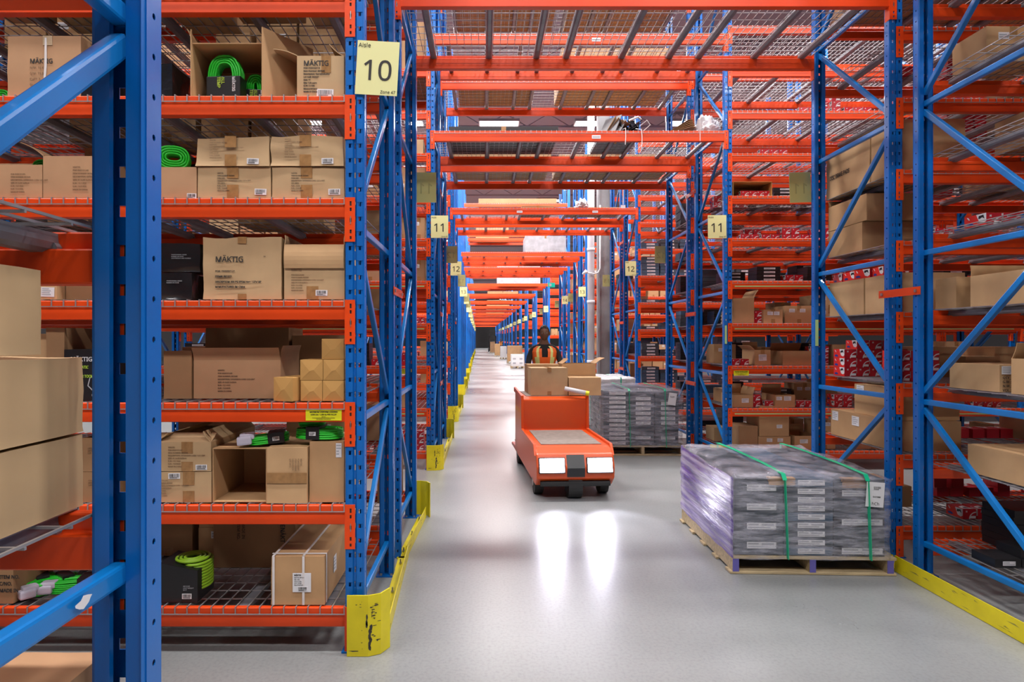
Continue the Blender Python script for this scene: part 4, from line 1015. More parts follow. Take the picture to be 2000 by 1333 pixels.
# ------------------------------------------------------------------ aisle signs
def sign(label, num, x0, y, z0, z1, w_, roll=0, back=False, small='Zone 47', wood=None):
    h_ = z1-z0; t = thing('aisle_sign', label, 'aisle sign', (x0+w_/2, y, (z0+z1)/2)); t.rotation_euler = (0, R(roll), math.pi if back else 0)
    b = MB().mat('sign').box(-w_/2, w_/2, -.001, 0, -h_/2, h_/2).mat('sign_back').box(-w_/2, w_/2, 0, .0012, -h_/2, h_/2)
    obj('sign_card', b, t); k = w_/.216
    me = text(t, num, .178*k, 0, -.0018, -.062*k, 'ink', .0008, 'CENTER', sx=.98)
    text(t, 'Aisle', .036*k, -w_/2+.006, -.0018, h_/2-.034*k, 'ink'); text(t, small, .026*k, w_/2-.008, -.0018, -h_/2+.010*k, 'ink', align='RIGHT')
    g = text(t, num, .178*k, 0, .0022, -.062*k, 'ghost', .0008, 'CENTER', sx=.98, name='show_through_number')
    return t
def xoff(i): return 0 if i < 3 else (far[i-3][1]-3.0)
allrows = [3.2, 7.7, 12.2]+[f[0] for f in far]
for i, y in enumerate(allrows[:16]):
    n = str(10+i); d = xoff(i); dl = d-(.03*min(i-2, 5) if i > 2 else 0)
    z0, z1 = 2.905, 3.185
    if i == 0: sign('yellow aisle 10 sign on the left rack, tilted slightly', n, -.663, 3.188, 2.90, 3.18, .218, 3.2)
    else: sign('yellow aisle %s sign on the left side, facing the camera' % n, n, -.665+dl, y-.012, z0, z1, .216, (i*37 % 5-2)*.5)
    if i < 12: sign('back of the yellow sign for aisle %d on the left side, seen from behind' % (11+i), str(11+i), -.645+dl, y+2.505, z0, z1, .2, 0, True)
    if i >= 1:
        sign('yellow aisle %s sign on the right side, facing the camera' % n, n, 2.80+d, y-.012, 2.90, 3.19, .232 if i < 2 else .216, -.6)
    if i < 12: sign('back of the yellow sign for aisle %d on the right side, seen from behind' % (11+i), str(11+i), 2.835+d, y+2.505, z0, z1, .2, 2 if i == 0 else 0, True)

# ------------------------------------------------------------------ yellow guards
def guard(label, x, y, mx=1, my=1, marks=False, seed=0):
    """post protector: front plate, chamfer and side plate; the corner points into the passage"""
    t = thing('post_guard', label, 'rack guard', (x, y, 0)); t.scale = (mx, my, 1)
    out = [(-.115, 0), (-.005, 0), (.055, .028), (.092, .10)]; th = .007
    b = MB().mat('yellow'); Hh = .315
    for (a_, c_) in zip(out[:-1], out[1:]):
        d_ = Vector((c_[0]-a_[0], c_[1]-a_[1])).normalized(); n_ = Vector((-d_.y, d_.x))*th
        P = [a_, c_, (c_[0]+n_.x, c_[1]+n_.y), (a_[0]+n_.x, a_[1]+n_.y)]
        b.prism(P, .002, Hh, 'z')
    obj('guard_plate', b.mesh('guard_plate'), t)
    if marks:
        s = MB().mat('scuff'); rr = random.Random(seed); e = .0012
        def onplate(u, z, du, dz, k):  # k segment
            a_, c_ = out[k], out[k+1]; d_ = Vector((c_[0]-a_[0], c_[1]-a_[1])); n_ = Vector((d_.y, -d_.x)).normalized()*e
            P = []
            m = 7
            for i in range(m):
                an = 2*math.pi*i/m; q = rr.uniform(.6, 1.2); uu = min(1, max(0, u+du*math.cos(an)*q)); zz = z+dz*math.sin(an)*q
                P.append((a_[0]+d_.x*uu+n_.x, a_[1]+d_.y*uu+n_.y, zz))
            s.quad(*P)
        for z in (.045, .065, .085, .105, .125, .15): onplate(.12+rr.uniform(-.06, .1), z, .14, .018, 1)
        for i in range(16): onplate(rr.uniform(.2, .9), rr.uniform(.07, .28), rr.uniform(.05, .25), rr.uniform(.001, .004), 1)
        for i in range(6): onplate(rr.uniform(.15, .5), rr.uniform(.1, .28), .02, rr.uniform(.008, .03), 1)
        for i in range(7): onplate(rr.uniform(.1, .9), rr.uniform(.03, .3), rr.uniform(.01, .06), .002, 0)
        for i in range(3): onplate(.93, rr.uniform(.15, .28), .05, .02, 0)
        onplate(.35, .03, .3, .003, 0)
        obj('scuff_marks', s, t)
    return t
def rail(label, x, y0, y1, mx=1, h_=.10, x2=None):
    t = thing('floor_guard_rail', label, 'rack guard', (x, y0, 0)); L_ = math.hypot(y1-y0, (x2 or x)-x); t.rotation_euler = (0, 0, -math.atan2((x2 or x)-x, y1-y0)); t.scale = (mx, 1, 1)
    obj('angle_rail', MB().mat('yellow').box(-.005, 0, 0, L_, .002, h_).box(-.075, -.005, 0, L_, .002, .009).mesh('angle_rail', bevel=.0015), t)
    b = MB().mat('steel')
    for q in (.12, .5, .88): b.tube([(-.045, L_*q, .009), (-.045, L_*q, .022)], .010, 6).tube([(-.045, L_*q, .022), (-.045, L_*q, .045)], .005, 6)
    obj('bolt', b, t)
    g = MB().mat('grime'); rr = random.Random(int(y0*10))
    for i in range(14):
        yy = rr.uniform(.05, L_-.1); zz = rr.uniform(.02, h_-.02); g.quad((.0005, yy, zz), (.0005, yy+rr.uniform(.02, .1), zz+.002), (.0005, yy+.03, zz+rr.uniform(.004, .010)))
    obj('grime_streaks', g, t)
    return t
guard('scuffed yellow post guard at the foot of the aisle 10 left rack', -.59, 3.155, 1, 1, True, 3)
rail('yellow floor rail, nearer of two beside the aisle 10 left rack', -.518, 3.27, 4.60, 1, x2=-.565)
rail('yellow floor rail, further of two beside the aisle 10 left rack', -.575, 4.56, 5.62, 1, x2=-.53)
guard('yellow post guard at the far end of the two left floor rails', -.585, 5.735, 1, -1)
guard('scuffed yellow post guard at the foot of the aisle 11 left rack', -.60, 7.64, 1, 1, True, 8)
rail('yellow floor rail beside the aisle 11 left rack', -.52, 7.76, 10.1, 1)
guard('yellow post guard at the rear of the aisle 11 left racks', -.585, 10.24, 1, -1)
guard('yellow post guard at the foot of the aisle 12 left rack', -.60, 12.14, 1, 1, True, 5)
rail('yellow floor rail beside the aisle 12 left rack', -.52, 12.26, 14.6, 1)
guard('yellow post guard at the rear of the aisle 12 left racks', -.585, 14.74, 1, -1)
for i, f in enumerate(far[:12]):
    sh = .03*min(i+1, 5)
    guard('front yellow post guard of the %s row on the left' % NTH[i+4], -.60-sh+f[1]-3.0, f[0]-.06); 
    if i < 5: rail('yellow floor rail of the %s row on the left' % NTH[i+4], -.52-sh+f[1]-3.0, f[0]+.06, f[0]+2.4)
    guard('rear yellow post guard of the %s row on the left' % NTH[i+4], -.585-sh+f[1]-3.0, f[0]+2.53, 1, -1)
rail('long yellow floor rail at the right picture edge', 2.885, 3.25, 4.32, -1, .115)
guard('yellow post guard cut by the right picture edge', 2.965, 3.155, -1, 1)
rail('yellow floor rail hidden behind the nearest wrapped pallet', 2.90, 4.36, 5.6, -1, .10)
guard('yellow post guard behind the far wrapped pallet, right rack at sign 11', 2.94, 7.64, -1, 1)
# orange tie plates between back-to-back frames, load stickers and tape on the racks
def tie(rk, x, z, ya, yb, side=1):
    o = obj('tie_plate', MB().mat('orange').box(0, .005, ya, yb, z-.028, z+.028).mat('steel').box(-.008, .013, ya+.03, ya+.05, z-.01, z+.01).box(-.008, .013, yb-.05, yb-.03, z-.01, z+.01), rk, (x, 0, 0))
for z in (1.97, 4.9):
    tie(racks['B1R'], 2.993, z, 4.22, 4.66); tie(racks['B1L'], -.623, z, 4.22, 4.66)
for nm, y in (('C', 7.7), ('D', 12.2)):
    for z in (2.0, 3.75, 1.0): tie(racks[nm+'1R'], 3.002, z, y+1.03, y+1.46); tie(racks[nm+'1L'], -.623, z, y+1.03, y+1.46)
def sticker(rk, x, y, z, w_, h_, lines=True, m='safety_label'):
    o = obj('load_sticker', MB().mat(m).box(0, w_, -.0012, 0, 0, h_), rk, (x, y, z))
    if lines:
        text(o, 'MAXIMUM UNIFORM LOADING', h_*.22, w_/2, -.0018, h_*.74, 'ink', .0004, 'CENTER'); text(o, '3,000 Lbs / 1,335 Kg PER PALLET', h_*.2, w_/2, -.0018, h_*.5, 'ink', .0003, 'CENTER')
        text(o, 'CAUTION\nDO NOT RECONFIGURE RACK WITHOUT APPROVAL\nSEE FOR BEAM CONFIGURATION', h_*.11, w_/2, -.0018, h_*.32, 'ink', 0, 'CENTER')
sticker(racks['B1L'], ax(597, 3.196), 3.197, az(822, 3.196), .187, .056)
sticker(racks['C1R'], ax(1433, 7.695), 7.696, az(734, 7.695), .19, .062)
sticker(racks['C1L'], -1.1, 7.696, 1.3-.1, .19, .062)
for k in (1, 3, 4):
    obj('tape_strip', MB().mat('safety_label' if False else 'note_green').box(0, 3.5, -.001, 0, -.075, -.06), racks['C1R'], (3.14, 7.6985, LV[k])); obj('tape_strip', MB().mat('note_green').box(0, 1.6, -.001, 0, -.075, -.06), racks['C1L'], (-2.35, 7.6985, LV[k]))
obj('tape_strip', MB().mat('note_green').box(0, .028, -.001, 0, 0, .24), racks['B2R'], (3.031, 5.622, az(676, 5.63)))
obj('tape_strip', MB().mat('note_green').box(0, .026, -.001, 0, 0, .23), racks['C1R'], (3.016, 7.698, az(672, 7.7)))
for (br, x, y, z) in ((bC1, 1.35, 7.695, 4.15), (bC1, 1.35, 7.695, 5.37), (bD1, .65, 12.195, 4.15), (bD1, 2.15, 12.195, 4.15)):
    obj('beam_label', MB().mat('label').box(0, .11, -.001, 0, 0, .045).mat('grey_ink').box(.01, .1, -.0015, -.001, .012, .03), br, (x, y, z))
for k in (1, 3, 5, 7):
    obj('beam_label', MB().mat('label').box(0, .12, -.001, 0, 0, .04).mat('grey_ink').box(.01, .11, -.0015, -.001, .01, .028), racks['B2R'], (3.2, 5.70, LV[k]-.08))

ch = MB().mat('label'); rr = random.Random(1)
ch.quad(*[(-.6515, 1.002+.022*math.cos(t_)*rr.uniform(.6, 1.2), 1.203+.010*math.sin(t_)*rr.uniform(.6, 1.2)) for t_ in [2*math.pi*i/11 for i in range(11)]])
obj('paint_chip', ch, racks['A2L'])
# ------------------------------------------------------------------ wrapped pallets
def film_me(W, D, z0, z1, seed, purple=True, hem=.0, milky=False):
    bm = bmesh.new(); bmesh.ops.create_cube(bm, size=1); bmesh.ops.subdivide_edges(bm, edges=list(bm.edges), cuts=26, use_grid_fill=True)
    for v in bm.verts:
        q = v.co.copy(); n = noise.noise(Vector((q.x*3+seed, q.y*3, q.z*9)))*.012+noise.noise(Vector((q.x*11, q.y*11+seed, q.z*25)))*.006
        top = max(0, q.z+.5); x, y = q.x*W, q.y*D
        # rounded upper rim, sagging folds on top
        if q.z > .499:
            rim = max(abs(q.x), abs(q.y))*2; zz = z1+.012+noise.noise(Vector((q.x*5+seed, q.y*5, 2)))*.022+abs(noise.noise(Vector((q.x*14, q.y*14, seed))))*.018-.03*max(0, rim-.9)/.1
        else: zz = z0+(z1-z0)*(q.z+.5)
        bulge = 1+n*1.2
        if q.z < -.499: zz = z0+noise.noise(Vector((q.x*6, q.y*6, seed)))*.02
        v.co = Vector((x*bulge+(.006 if q.x > 0 else -.006), y*bulge+(.006 if q.y > 0 else -.006), zz))
    bmesh.ops.delete(bm, geom=[f for f in bm.faces if f.calc_center_median().z < z0+.021 and abs(f.normal.z) > .8], context='FACES')
    bmesh.ops.recalc_face_normals(bm, faces=bm.faces)
    me = bpy.data.meshes.new('stretch_film'); bm.to_mesh(me); bm.free()
    for k in (('film', 'film_purple') if not milky else ('film_white', 'film_white')): me.materials.append(M[k])
    for p in me.polygons:
        p.use_smooth = True
        if purple and p.normal.x < -.6: p.material_index = 1
    return me
def pallet_parts(t, W, D, hh_=.12, blocks='wood'):
    p = bpy.data.objects.new('pallet', None); C.objects.link(p); p.parent = t; p.empty_display_size = .1
    n = 5
    for i in range(n):
        y = i*(D-.10)/(n-1); obj('deck_board', MB().mat('wood').box(-W/2-.02, W/2+.02, y, y+.10, .002, .018).mesh('deck_board', bevel=.002), p)
    for i in range(7):
        y = i*(D-.09)/6; obj('deck_board', MB().mat('wood').box(-W/2, W/2+.02, y, y+.09, hh_-.018, hh_).mesh('deck_board', bevel=.002), p)
    for x in (-W/2, -.02, W/2-.04):
        obj('stringer', MB().mat('wood').box(x, x+.04, .004, D-.004, .018, hh_-.018).mat(blocks).box(x-.001, x+.041, .0, .004, .018, hh_-.018), p)
t = thing('wrapped_pallet', 'nearest wooden pallet of dark boxes under purplish stretch film with green straps', 'wrapped pallet', (2.275, 4.25, 0), R(-2.2))
W, D = 1.09, 1.26
pallet_parts(t, W, D, .125, 'purple_paint')
zb = .13; Hl = .535
def dbox(t, x0, x1, y0, y1, z0, z1, m='slate', label=True, lw=.55, side=False):
    b = MB().mat(m).box(x0, x1, y0, y1, z0, z1-.0015); b.mat(m).box(x0-.001, x1+.001, y0-.001, y1, z1-.012, z1-.003)
    w_ = x1-x0; h_ = z1-z0
    if label:
        lh = min(.045, h_*.62); zc = (z0+z1)/2; xc = x0+w_*.56
        b.mat('label').box(xc-w_*lw/2, xc+w_*lw/2, y0-.0022, y0-.001, zc-lh/2, zc+lh/2); b.mat('grey_ink')
        b.box(xc-w_*lw*.46, xc-w_*lw*.1, y0-.0028, y0-.002, zc+lh*.12, zc+lh*.34).box(xc+w_*lw*.0, xc+w_*lw*.42, y0-.0028, y0-.002, zc+lh*.05, zc+lh*.36).box(xc-w_*lw*.46, xc+w_*lw*.3, y0-.0028, y0-.002, zc-lh*.3, zc-lh*.14)
    return obj('carton', b.mesh('carton', fix=False), t)
rp = random.Random(2)
for j in range(3):
    y0 = .02+j*.41; y1 = y0+.40
    for i in range(4): dbox(t, -.53, -.195, y0, y1, zb+i*Hl/4, zb+(i+1)*Hl/4, 'slate', True, .6)
    for i in range(9): dbox(t, -.19+rp.uniform(-.002, .002), .145, y0, y1, zb+i*Hl/9, zb+(i+1)*Hl/9, 'slate' if i % 4 else 'slate_blue', True, .55)
    for i in range(8): dbox(t, .15+rp.uniform(-.002, .002), .495, y0, y1, zb+i*Hl/8, zb+(i+1)*Hl/8, 'slate' if i % 3 else 'black', i % 3 == 0, .8)
obj('edge_protector', MB().mat('card').box(-.30, -.12, .0, .05, zb+Hl-.02, zb+Hl+.006).box(-.30, -.12, .0, .006, zb+Hl-.045, zb+Hl), t)
obj('edge_protector', MB().mat('card_dark').box(.2, .38, .0, .05, zb+Hl-.02, zb+Hl+.006).box(.2, .38, .0, .006, zb+Hl-.06, zb+Hl), t)
f = obj('stretch_film', film_me(1.055, 1.27, .11, zb+Hl+.02, 3.3), t, (-.018, .625, 0))
for x in (-.205, .352):
    b = MB().mat('strap_green'); zt = zb+Hl+.038; path = [(x+.02, -.034, .12), (x, -.034, zt-.04), (x-.004, -.012, zt), (x-.01, .3, zt+.012), (x-.02, .9, zt+.012), (x-.02, 1.26, zt), (x-.02, 1.285, .12)]
    for a_, c_ in zip(path[:-1], path[1:]): b.bar(a_, c_, .032, .003)
    obj('strap', b, t)
s = obj('address_label', MB().mat('label').box(-.06, .06, -.001, 0, -.085, .085), t, (.40, -.034, .57)); s.rotation_euler = (0, R(4), 0)
text(s, 'O-C1068', .016, -.015, -.0016, -.02, bold=.0005); put_label(s, barcode_me(.06, .03, 2), .012, -.001, .045); text(s, 'hCh', .035, -.02, -.0016, -.072)
# second pallet
t = thing('wrapped_pallet', 'second wrapped pallet of dark flat boxes with green straps, under the aisle 11 sign', 'wrapped pallet', (2.23, 8.62, 0), R(-1))
W, D = 1.16, 1.2; pallet_parts(t, W, D, .14, 'wood'); zb = .145; Hl = .76
for j in range(3):
    y0 = .02+j*.39; y1 = y0+.38
    for i in range(12): dbox(t, -.55, -.20, y0, y1, zb+i*Hl/12, zb+(i+1)*Hl/12, 'slate', True, .65)
    for i in range(11): dbox(t, -.19+rp.uniform(-.006, .006), .16, y0, y1, zb+i*Hl/11, zb+(i+1)*Hl/11, 'slate', i in (1, 4, 5, 6, 7, 8, 9), .6)
    for i in range(11): dbox(t, .17+rp.uniform(-.005, .005), .50, y0, y1, zb+i*Hl/11, zb+(i+1)*Hl/11, 'slate', i in (1, 4, 5, 6, 7, 8), .6)
obj('stretch_film', film_me(1.13, 1.2, .12, zb+Hl+.02, 9.1, False), t, (-.02, .59, 0))
for x in (-.2, .30):
    b = MB().mat('strap_green'); zt = zb+Hl+.035; path = [(x+.02, -.026, .12), (x, -.026, zt-.03), (x, .0, zt), (x, 1.2, zt)]
    for a_, c_ in zip(path[:-1], path[1:]): b.bar(a_, c_, .03, .003)
    obj('strap', b, t)
s = obj('address_label', MB().mat('label').box(-.055, .055, -.001, 0, -.085, .085), t, (.40, -.03, .80)); s.rotation_euler = (0, R(8), 0); put_label(s, barcode_me(.08, .03, 2), 0, -.001, .03)
# third pallet, white cartons
t = thing('wrapped_pallet', 'milky wrapped pallet of white cartons behind the second pallet', 'wrapped pallet', (2.16, 11.1, 0), R(2))
W, D = 1.12, 1.1; pallet_parts(t, W, D, .13, 'wood'); zb = .135; Hl = .78
for j in range(2):
    for r_ in range(5):
        for c in range(3):
            b = MB().mat('white').box(-.55+c*.37, -.19+c*.37, j*.54+.01, j*.54+.53, zb+r_*Hl/5, zb+(r_+1)*Hl/5-.003).mat('grey_ink').box(-.50+c*.37, -.36+c*.37, j*.54+.008, j*.54+.01, zb+r_*Hl/5+.05, zb+r_*Hl/5+.09); obj('carton', b, t)
obj('stretch_film', film_me(1.14, 1.1, .1, zb+Hl+.02, 4.4, False, milky=True), t, (0, .54, 0))
for x in (-.25, .3): obj('strap', MB().mat('strap_green').box(x, x+.02, -.03, -.027, .12, zb+Hl+.03).box(x, x+.02, -.03, 1.1, zb+Hl+.03, zb+Hl+.034), t)
# stock standing on the passage floor further down
def floor_box(label, x0, x1, y, d_, z1, m, name='cardboard_box', cat='cardboard box'):
    t = thing(name, label, cat, ((x0+x1)/2, y, 0)); w_ = x1-x0
    b = MB().mat('wood')
    for q in (0, .5, 1): b.box(-w_/2+q*(w_-.1), -w_/2+q*(w_-.1)+.1, 0, d_, .01, .10)
    b.box(-w_/2, w_/2, 0, d_, .10, .12); obj('pallet', b, t); obj('carton', MB().mat(m).box(-w_/2+.02, w_/2-.02, .02, d_-.02, .121, z1).mesh('carton', bevel=.01), t)
    return t
t = floor_box('white carton stack on a skid on the passage floor, nearest the operator', ax(998, 35), ax(1024, 35), 35, 1.1, az(693, 35), 'white', 'carton_stack', 'carton stack')
for r_ in range(2):
    for c in range(2): obj('address_label', MB().mat('grey_ink').box(-.12, .05, -.004, 0, 0, .09), t, (-.15+c*.38, .018, .25+r_*.25))
floor_box('tall brown carton standing on the passage floor behind the white stack', ax(991, 43), ax(1021, 43), 43, 1.2, az(676, 43), 'card')
floor_box('white wrapped load on the passage floor behind the tall brown carton', ax(977, 52), ax(990, 52), 52, 1.1, az(677, 52), 'white', 'carton_stack', 'carton stack')
floor_box('low brown carton furthest down the passage floor', ax(966, 60), ax(977, 60), 60, 1.1, az(672, 60), 'card')
floor_box('row of cartons at the far right of the passage floor near the forklift', ax(957, 74), ax(967, 74), 74, 1.1, az(668, 74), 'card_pink')

# ------------------------------------------------------------------ column, pipe, exit sign, cables, rubbish
cx = 2.86
t = thing('steel_column', 'grey steel building column with a white round pipe beside it', 'column', (cx, 16.4, 0))
obj('column_shaft', MB().mat('column').box(.20, .23, 0, .32, 0, CEIL-.6).box(.52, .55, 0, .32, 0, CEIL-.6).box(.23, .52, .15, .17, 0, CEIL-.6).mesh('column_shaft', bevel=.003), t)
obj('base_plate', MB().mat('column').box(.12, .62, -.05, .37, 0, .03), t)
t = thing('drain_pipe', 'white round pipe running up the grey column', 'pipe', (cx-.02, 16.45, 0))
obj('pipe_shaft', MB().mat('pipe').tube([(.02, 0, 0), (.02, 0, CEIL-.7)], .095, 20).mesh('pipe_shaft', True), t)
for z in (2.6, 4.0, 1.0): obj('pipe_collar', MB().mat('pipe').tube([(.02, 0, z), (.02, 0, z+.08)], .108, 20).mesh('collar', True), t)
t = thing('conduit', 'thin white conduit bending at the grey column', 'conduit', (0, 16.3, 0))
obj('conduit_pipe', MB().mat('pipe').tube([ax_ for ax_ in [(ax(1172, 16.3), 0, 5.2), (ax(1172, 16.3), 0, az(525, 16.3)), (ax(1168, 16.3), 0, az(533, 16.3)), (ax(1160, 16.3), 0, az(535, 16.3)), (ax(1146, 16.3), 0, az(533, 16.3))]], .02, 8).mesh('conduit_pipe', True), t)
obj('lamp_head', MB().mat('pipe').tube([(ax(1138, 16.3), 0, az(536, 16.3)), (ax(1146, 16.3), 0, az(530, 16.3))], [.03, .06], 10).mesh('lamp_head', True), t)
t = thing('exit_sign', 'small green and white exit sign hanging under a far bridge', 'exit sign', (ax(1077, 24.46), 24.46, az(557, 24.46)))
obj('sign_panel', MB().mat('teal').box(-.14, .14, 0, .04, -.09, .09).mat('white').box(-.10, .0, -.003, 0, -.05, .05).mesh('sign_panel'), t)
obj('hanger', MB().mat('steel').box(-.01, .01, .01, .02, .09, 1.6), t)
t = thing('hanging_cord', 'thin white cord hanging in front of the bridges with a small white tag', 'cord', (ax(1217, 11.9), 11.9, 0))
obj('cord', MB().mat('strap').tube([(-.02, -4.3, 4.4), (-.01, -4.27, 4.2), (-.01, -4.27, 4.1)], .004, 5).tube([(0, 0, az(255, 11.9)), (.01, 0, az(330, 11.9)), (0, 0, az(400, 11.9))], .007, 6), t)
obj('tag', MB().mat('label').box(-.045, .045, -.002, .002, -.03, .03), t, (0, 0, az(404, 11.9)))
YC = 7.86
zt = 4.262
def heap(name, label, cat, px0, px1, ptop, m, seed, spiky=.5, Y=YC):
    x0, x1 = ax(px0, Y), ax(px1, Y); bm = bmesh.new(); bmesh.ops.create_icosphere(bm, subdivisions=4, radius=1)
    hgt = az(ptop, Y)-zt
    for v in bm.verts:
        n = noise.noise(v.co*2.3+Vector((seed, 0, 0)))*spiky+abs(noise.noise(v.co*5+Vector((0, seed, 0))))*spiky*.6
        v.co = Vector((v.co.x*(x1-x0)/2*(1+n*.4), v.co.y*.18*(1+n*.5), max(0, (v.co.z*.75+.35)*hgt*.8*(1+n))))
    me = bpy.data.meshes.new(name); bm.to_mesh(me); bm.free(); me.materials.append(M[m])
    o = obj(name, me, None, ((x0+x1)/2, Y+.1, zt)); return tag(o, label, cat)
t = thing('rubbish_bundle', 'bundle of dark wrapping and grey board with dangling white straps, on the bridge', 'rubbish', (ax(1222, YC), YC, zt))
b = MB().mat('card_in'); rr = random.Random(4)
for i in range(4): b.bar((-.25+i*.03, .05+.04*i, .0), (-.12+i*.05, .02, .22-.02*i), .14, .006)
obj('board_scrap', MB().mat('column').bar((-.24, .0, 0), (-.13, .1, .25), .25, .01).bar((-.16, .0, 0.0), (-.05, .1, .2), .2, .01), t); obj('board_scrap', b, t)
fm = MB().mat('black_plastic')
for i in range(9): fm.bar((rr.uniform(-.12, .2), rr.uniform(0, .2), rr.uniform(0, .05)), (rr.uniform(-.15, .25), rr.uniform(0, .2), rr.uniform(.14, .24)), .10, .01)
obj('wrapping', fm, t)
st = MB().mat('strap'); st.tube([(-.05, -.02, .05), (-.04, -.17, .02), (-.04, -.175, -.1), (-.045, -.175, -.19)], .005, 5); st.tube([(.13, 0, .07), (.16, -.17, .0), (.165, -.175, -.12), (.16, -.175, -.23)], .005, 5); st.tube([(.18, 0, .1), (.26, -.05, .16), (.3, -.05, .1), (.22, -.03, .03)], .005, 5); st.tube([(.05, .02, .18), (.16, 0, .22), (.2, .03, .2)], .014, 5)
obj('strap', st, t)
t = thing('folded_cardboard', 'folded brown cardboard sheets beside the plastic bag on the bridge', 'cardboard', (ax(1330, YC), YC, zt))
for i in range(5):
    obj('sheet', MB().mat('card_dark').prism([(-.20, .002+i*.004), (.13, .10+i*.03), (.19, .10+i*.03), (.19, .094+i*.03), (.13, .094+i*.03), (-.2, -.004+i*.004+.006)], .02*i, .02*i+.3, 'y').mesh('sheet'), t)
heap('plastic_bag', 'crumpled white plastic bag at the right end of the bridge', 'plastic bag', 1358, 1408, 226, 'plug_white', 3.7, .7)
# flat cartons and loads on the bridges, seen from below through the mesh
def load(label, x0, x1, y0, y1, z, h_, m='card_dark', name='carton_load'):
    t = thing(name, label, 'carton load', ((x0+x1)/2, y0, z+.0075)); w_ = x1-x0
    obj('carton', MB().mat(m).box(-w_/2, w_/2, 0, y1-y0, 0, h_).mesh('carton', bevel=.006), t); obj('tape', MB().mat('tape').box(-.03, .03, -.001, 0, h_-.08, h_), t); return t
load('flat dark carton load on the bridge over the aisle 11 signs, its left part', -.45, .95, 7.85, 8.7, 4.25, .10, 'black')
load('grey board load under the rubbish on the bridge over the aisle 11 signs', 1.5, 1.95, 8.15, 8.7, 4.25, .05, 'column')
load('long flat brown carton on the rear aisle 11 bridge, left one', -.5, 1.0, 9.15, 10.1, 4.25, .14, 'card_grey')
load('long flat brown carton on the rear aisle 11 bridge, right one', 1.12, 2.85, 9.15, 10.1, 4.25, .14, 'card_grey')
load('wide brown carton on the second level of the rear aisle 11 bridge', 1.15, 2.8, 9.15, 10.1, 5.47, .5, 'card')
load('brown carton left of the wide one, second level of rear aisle 11 bridge', -.4, .75, 9.15, 10.1, 5.47, .35, 'card_dark')
load('brown carton load on the top level of the rear aisle 11 bridge, left', -.5, 1.1, 9.15, 10.1, 6.69, .6, 'card_dark')
load('brown carton load on the top level of the rear aisle 11 bridge, right', 1.3, 2.9, 9.15, 10.1, 6.69, .6, 'card_dark')
load('dark flat carton on the aisle 12 bridge seen above its beam', .75, 1.4, 12.3, 13.2, 4.25, .06, 'card_dark')
load('grey wrapped load on the aisle 12 bridge at its right end', 1.7, 2.8, 12.4, 13.2, 4.25, .05, 'card_in')
heap('white_scrap', 'crumpled white packaging at the right of the aisle 12 bridge', 'rubbish', 1125, 1150, 390, 'plug_white', 8.8, .7, 12.3)
load('flat brown carton load on the upper bridge of the sixth row', -.2, 2.6, 22.0, 22.9, 6.5, .18, 'card_dark')
load('white wrapped load on the bridge of the fifth row', 1.3, 2.6, 19.5, 20.5, 4.22, .7, 'wrap')
load('white wrapped load on the bridge of the seventh row', .6, 2.6, 28.4, 29.4, 4.22, .8, 'wrap')
load('wrapped load on the upper bridge of the seventh row', -.4, 1.2, 29.8, 30.8, 6.5, .9, 'card_light')
for i, f in enumerate(far[2:9]):
    load('cartons on the bridge of the %s row' % NTH[i+6], .2, 2.0, f[0]+1.5, f[0]+2.4, 4.22, .25 if i % 2 else .12, 'card' if i % 2 else 'wood')

for (nm, x0, x1, yy) in (('aisle 10 left rack', L0, L1, 3.25), ('rack behind aisle 10 left rack', L0, L1, 4.65), ('left rack at sign 11', L0, L1, 7.75), ('left rack beside the camera', L0, L1, .14), ('rack beside the nearest wrapped pallet', 3.15, 6.7, 4.65), ('rack at right picture edge', 3.15, 6.7, 3.25)):
    kk = 5 if 'camera' in nm else 8
    if 'sign 11' in nm: kk = 9
    w3 = (x1-x0)/3
    for c in range(3):
        if 'right' in nm and c == 1: continue
        load('large top shelf carton load, %s from left, %s' % (NTH[c], nm), x0+c*w3+.03, x0+(c+1)*w3-.03, yy, yy+1.0, LV[kk], .6, ['card_dark', 'card', 'card_dark'][c])
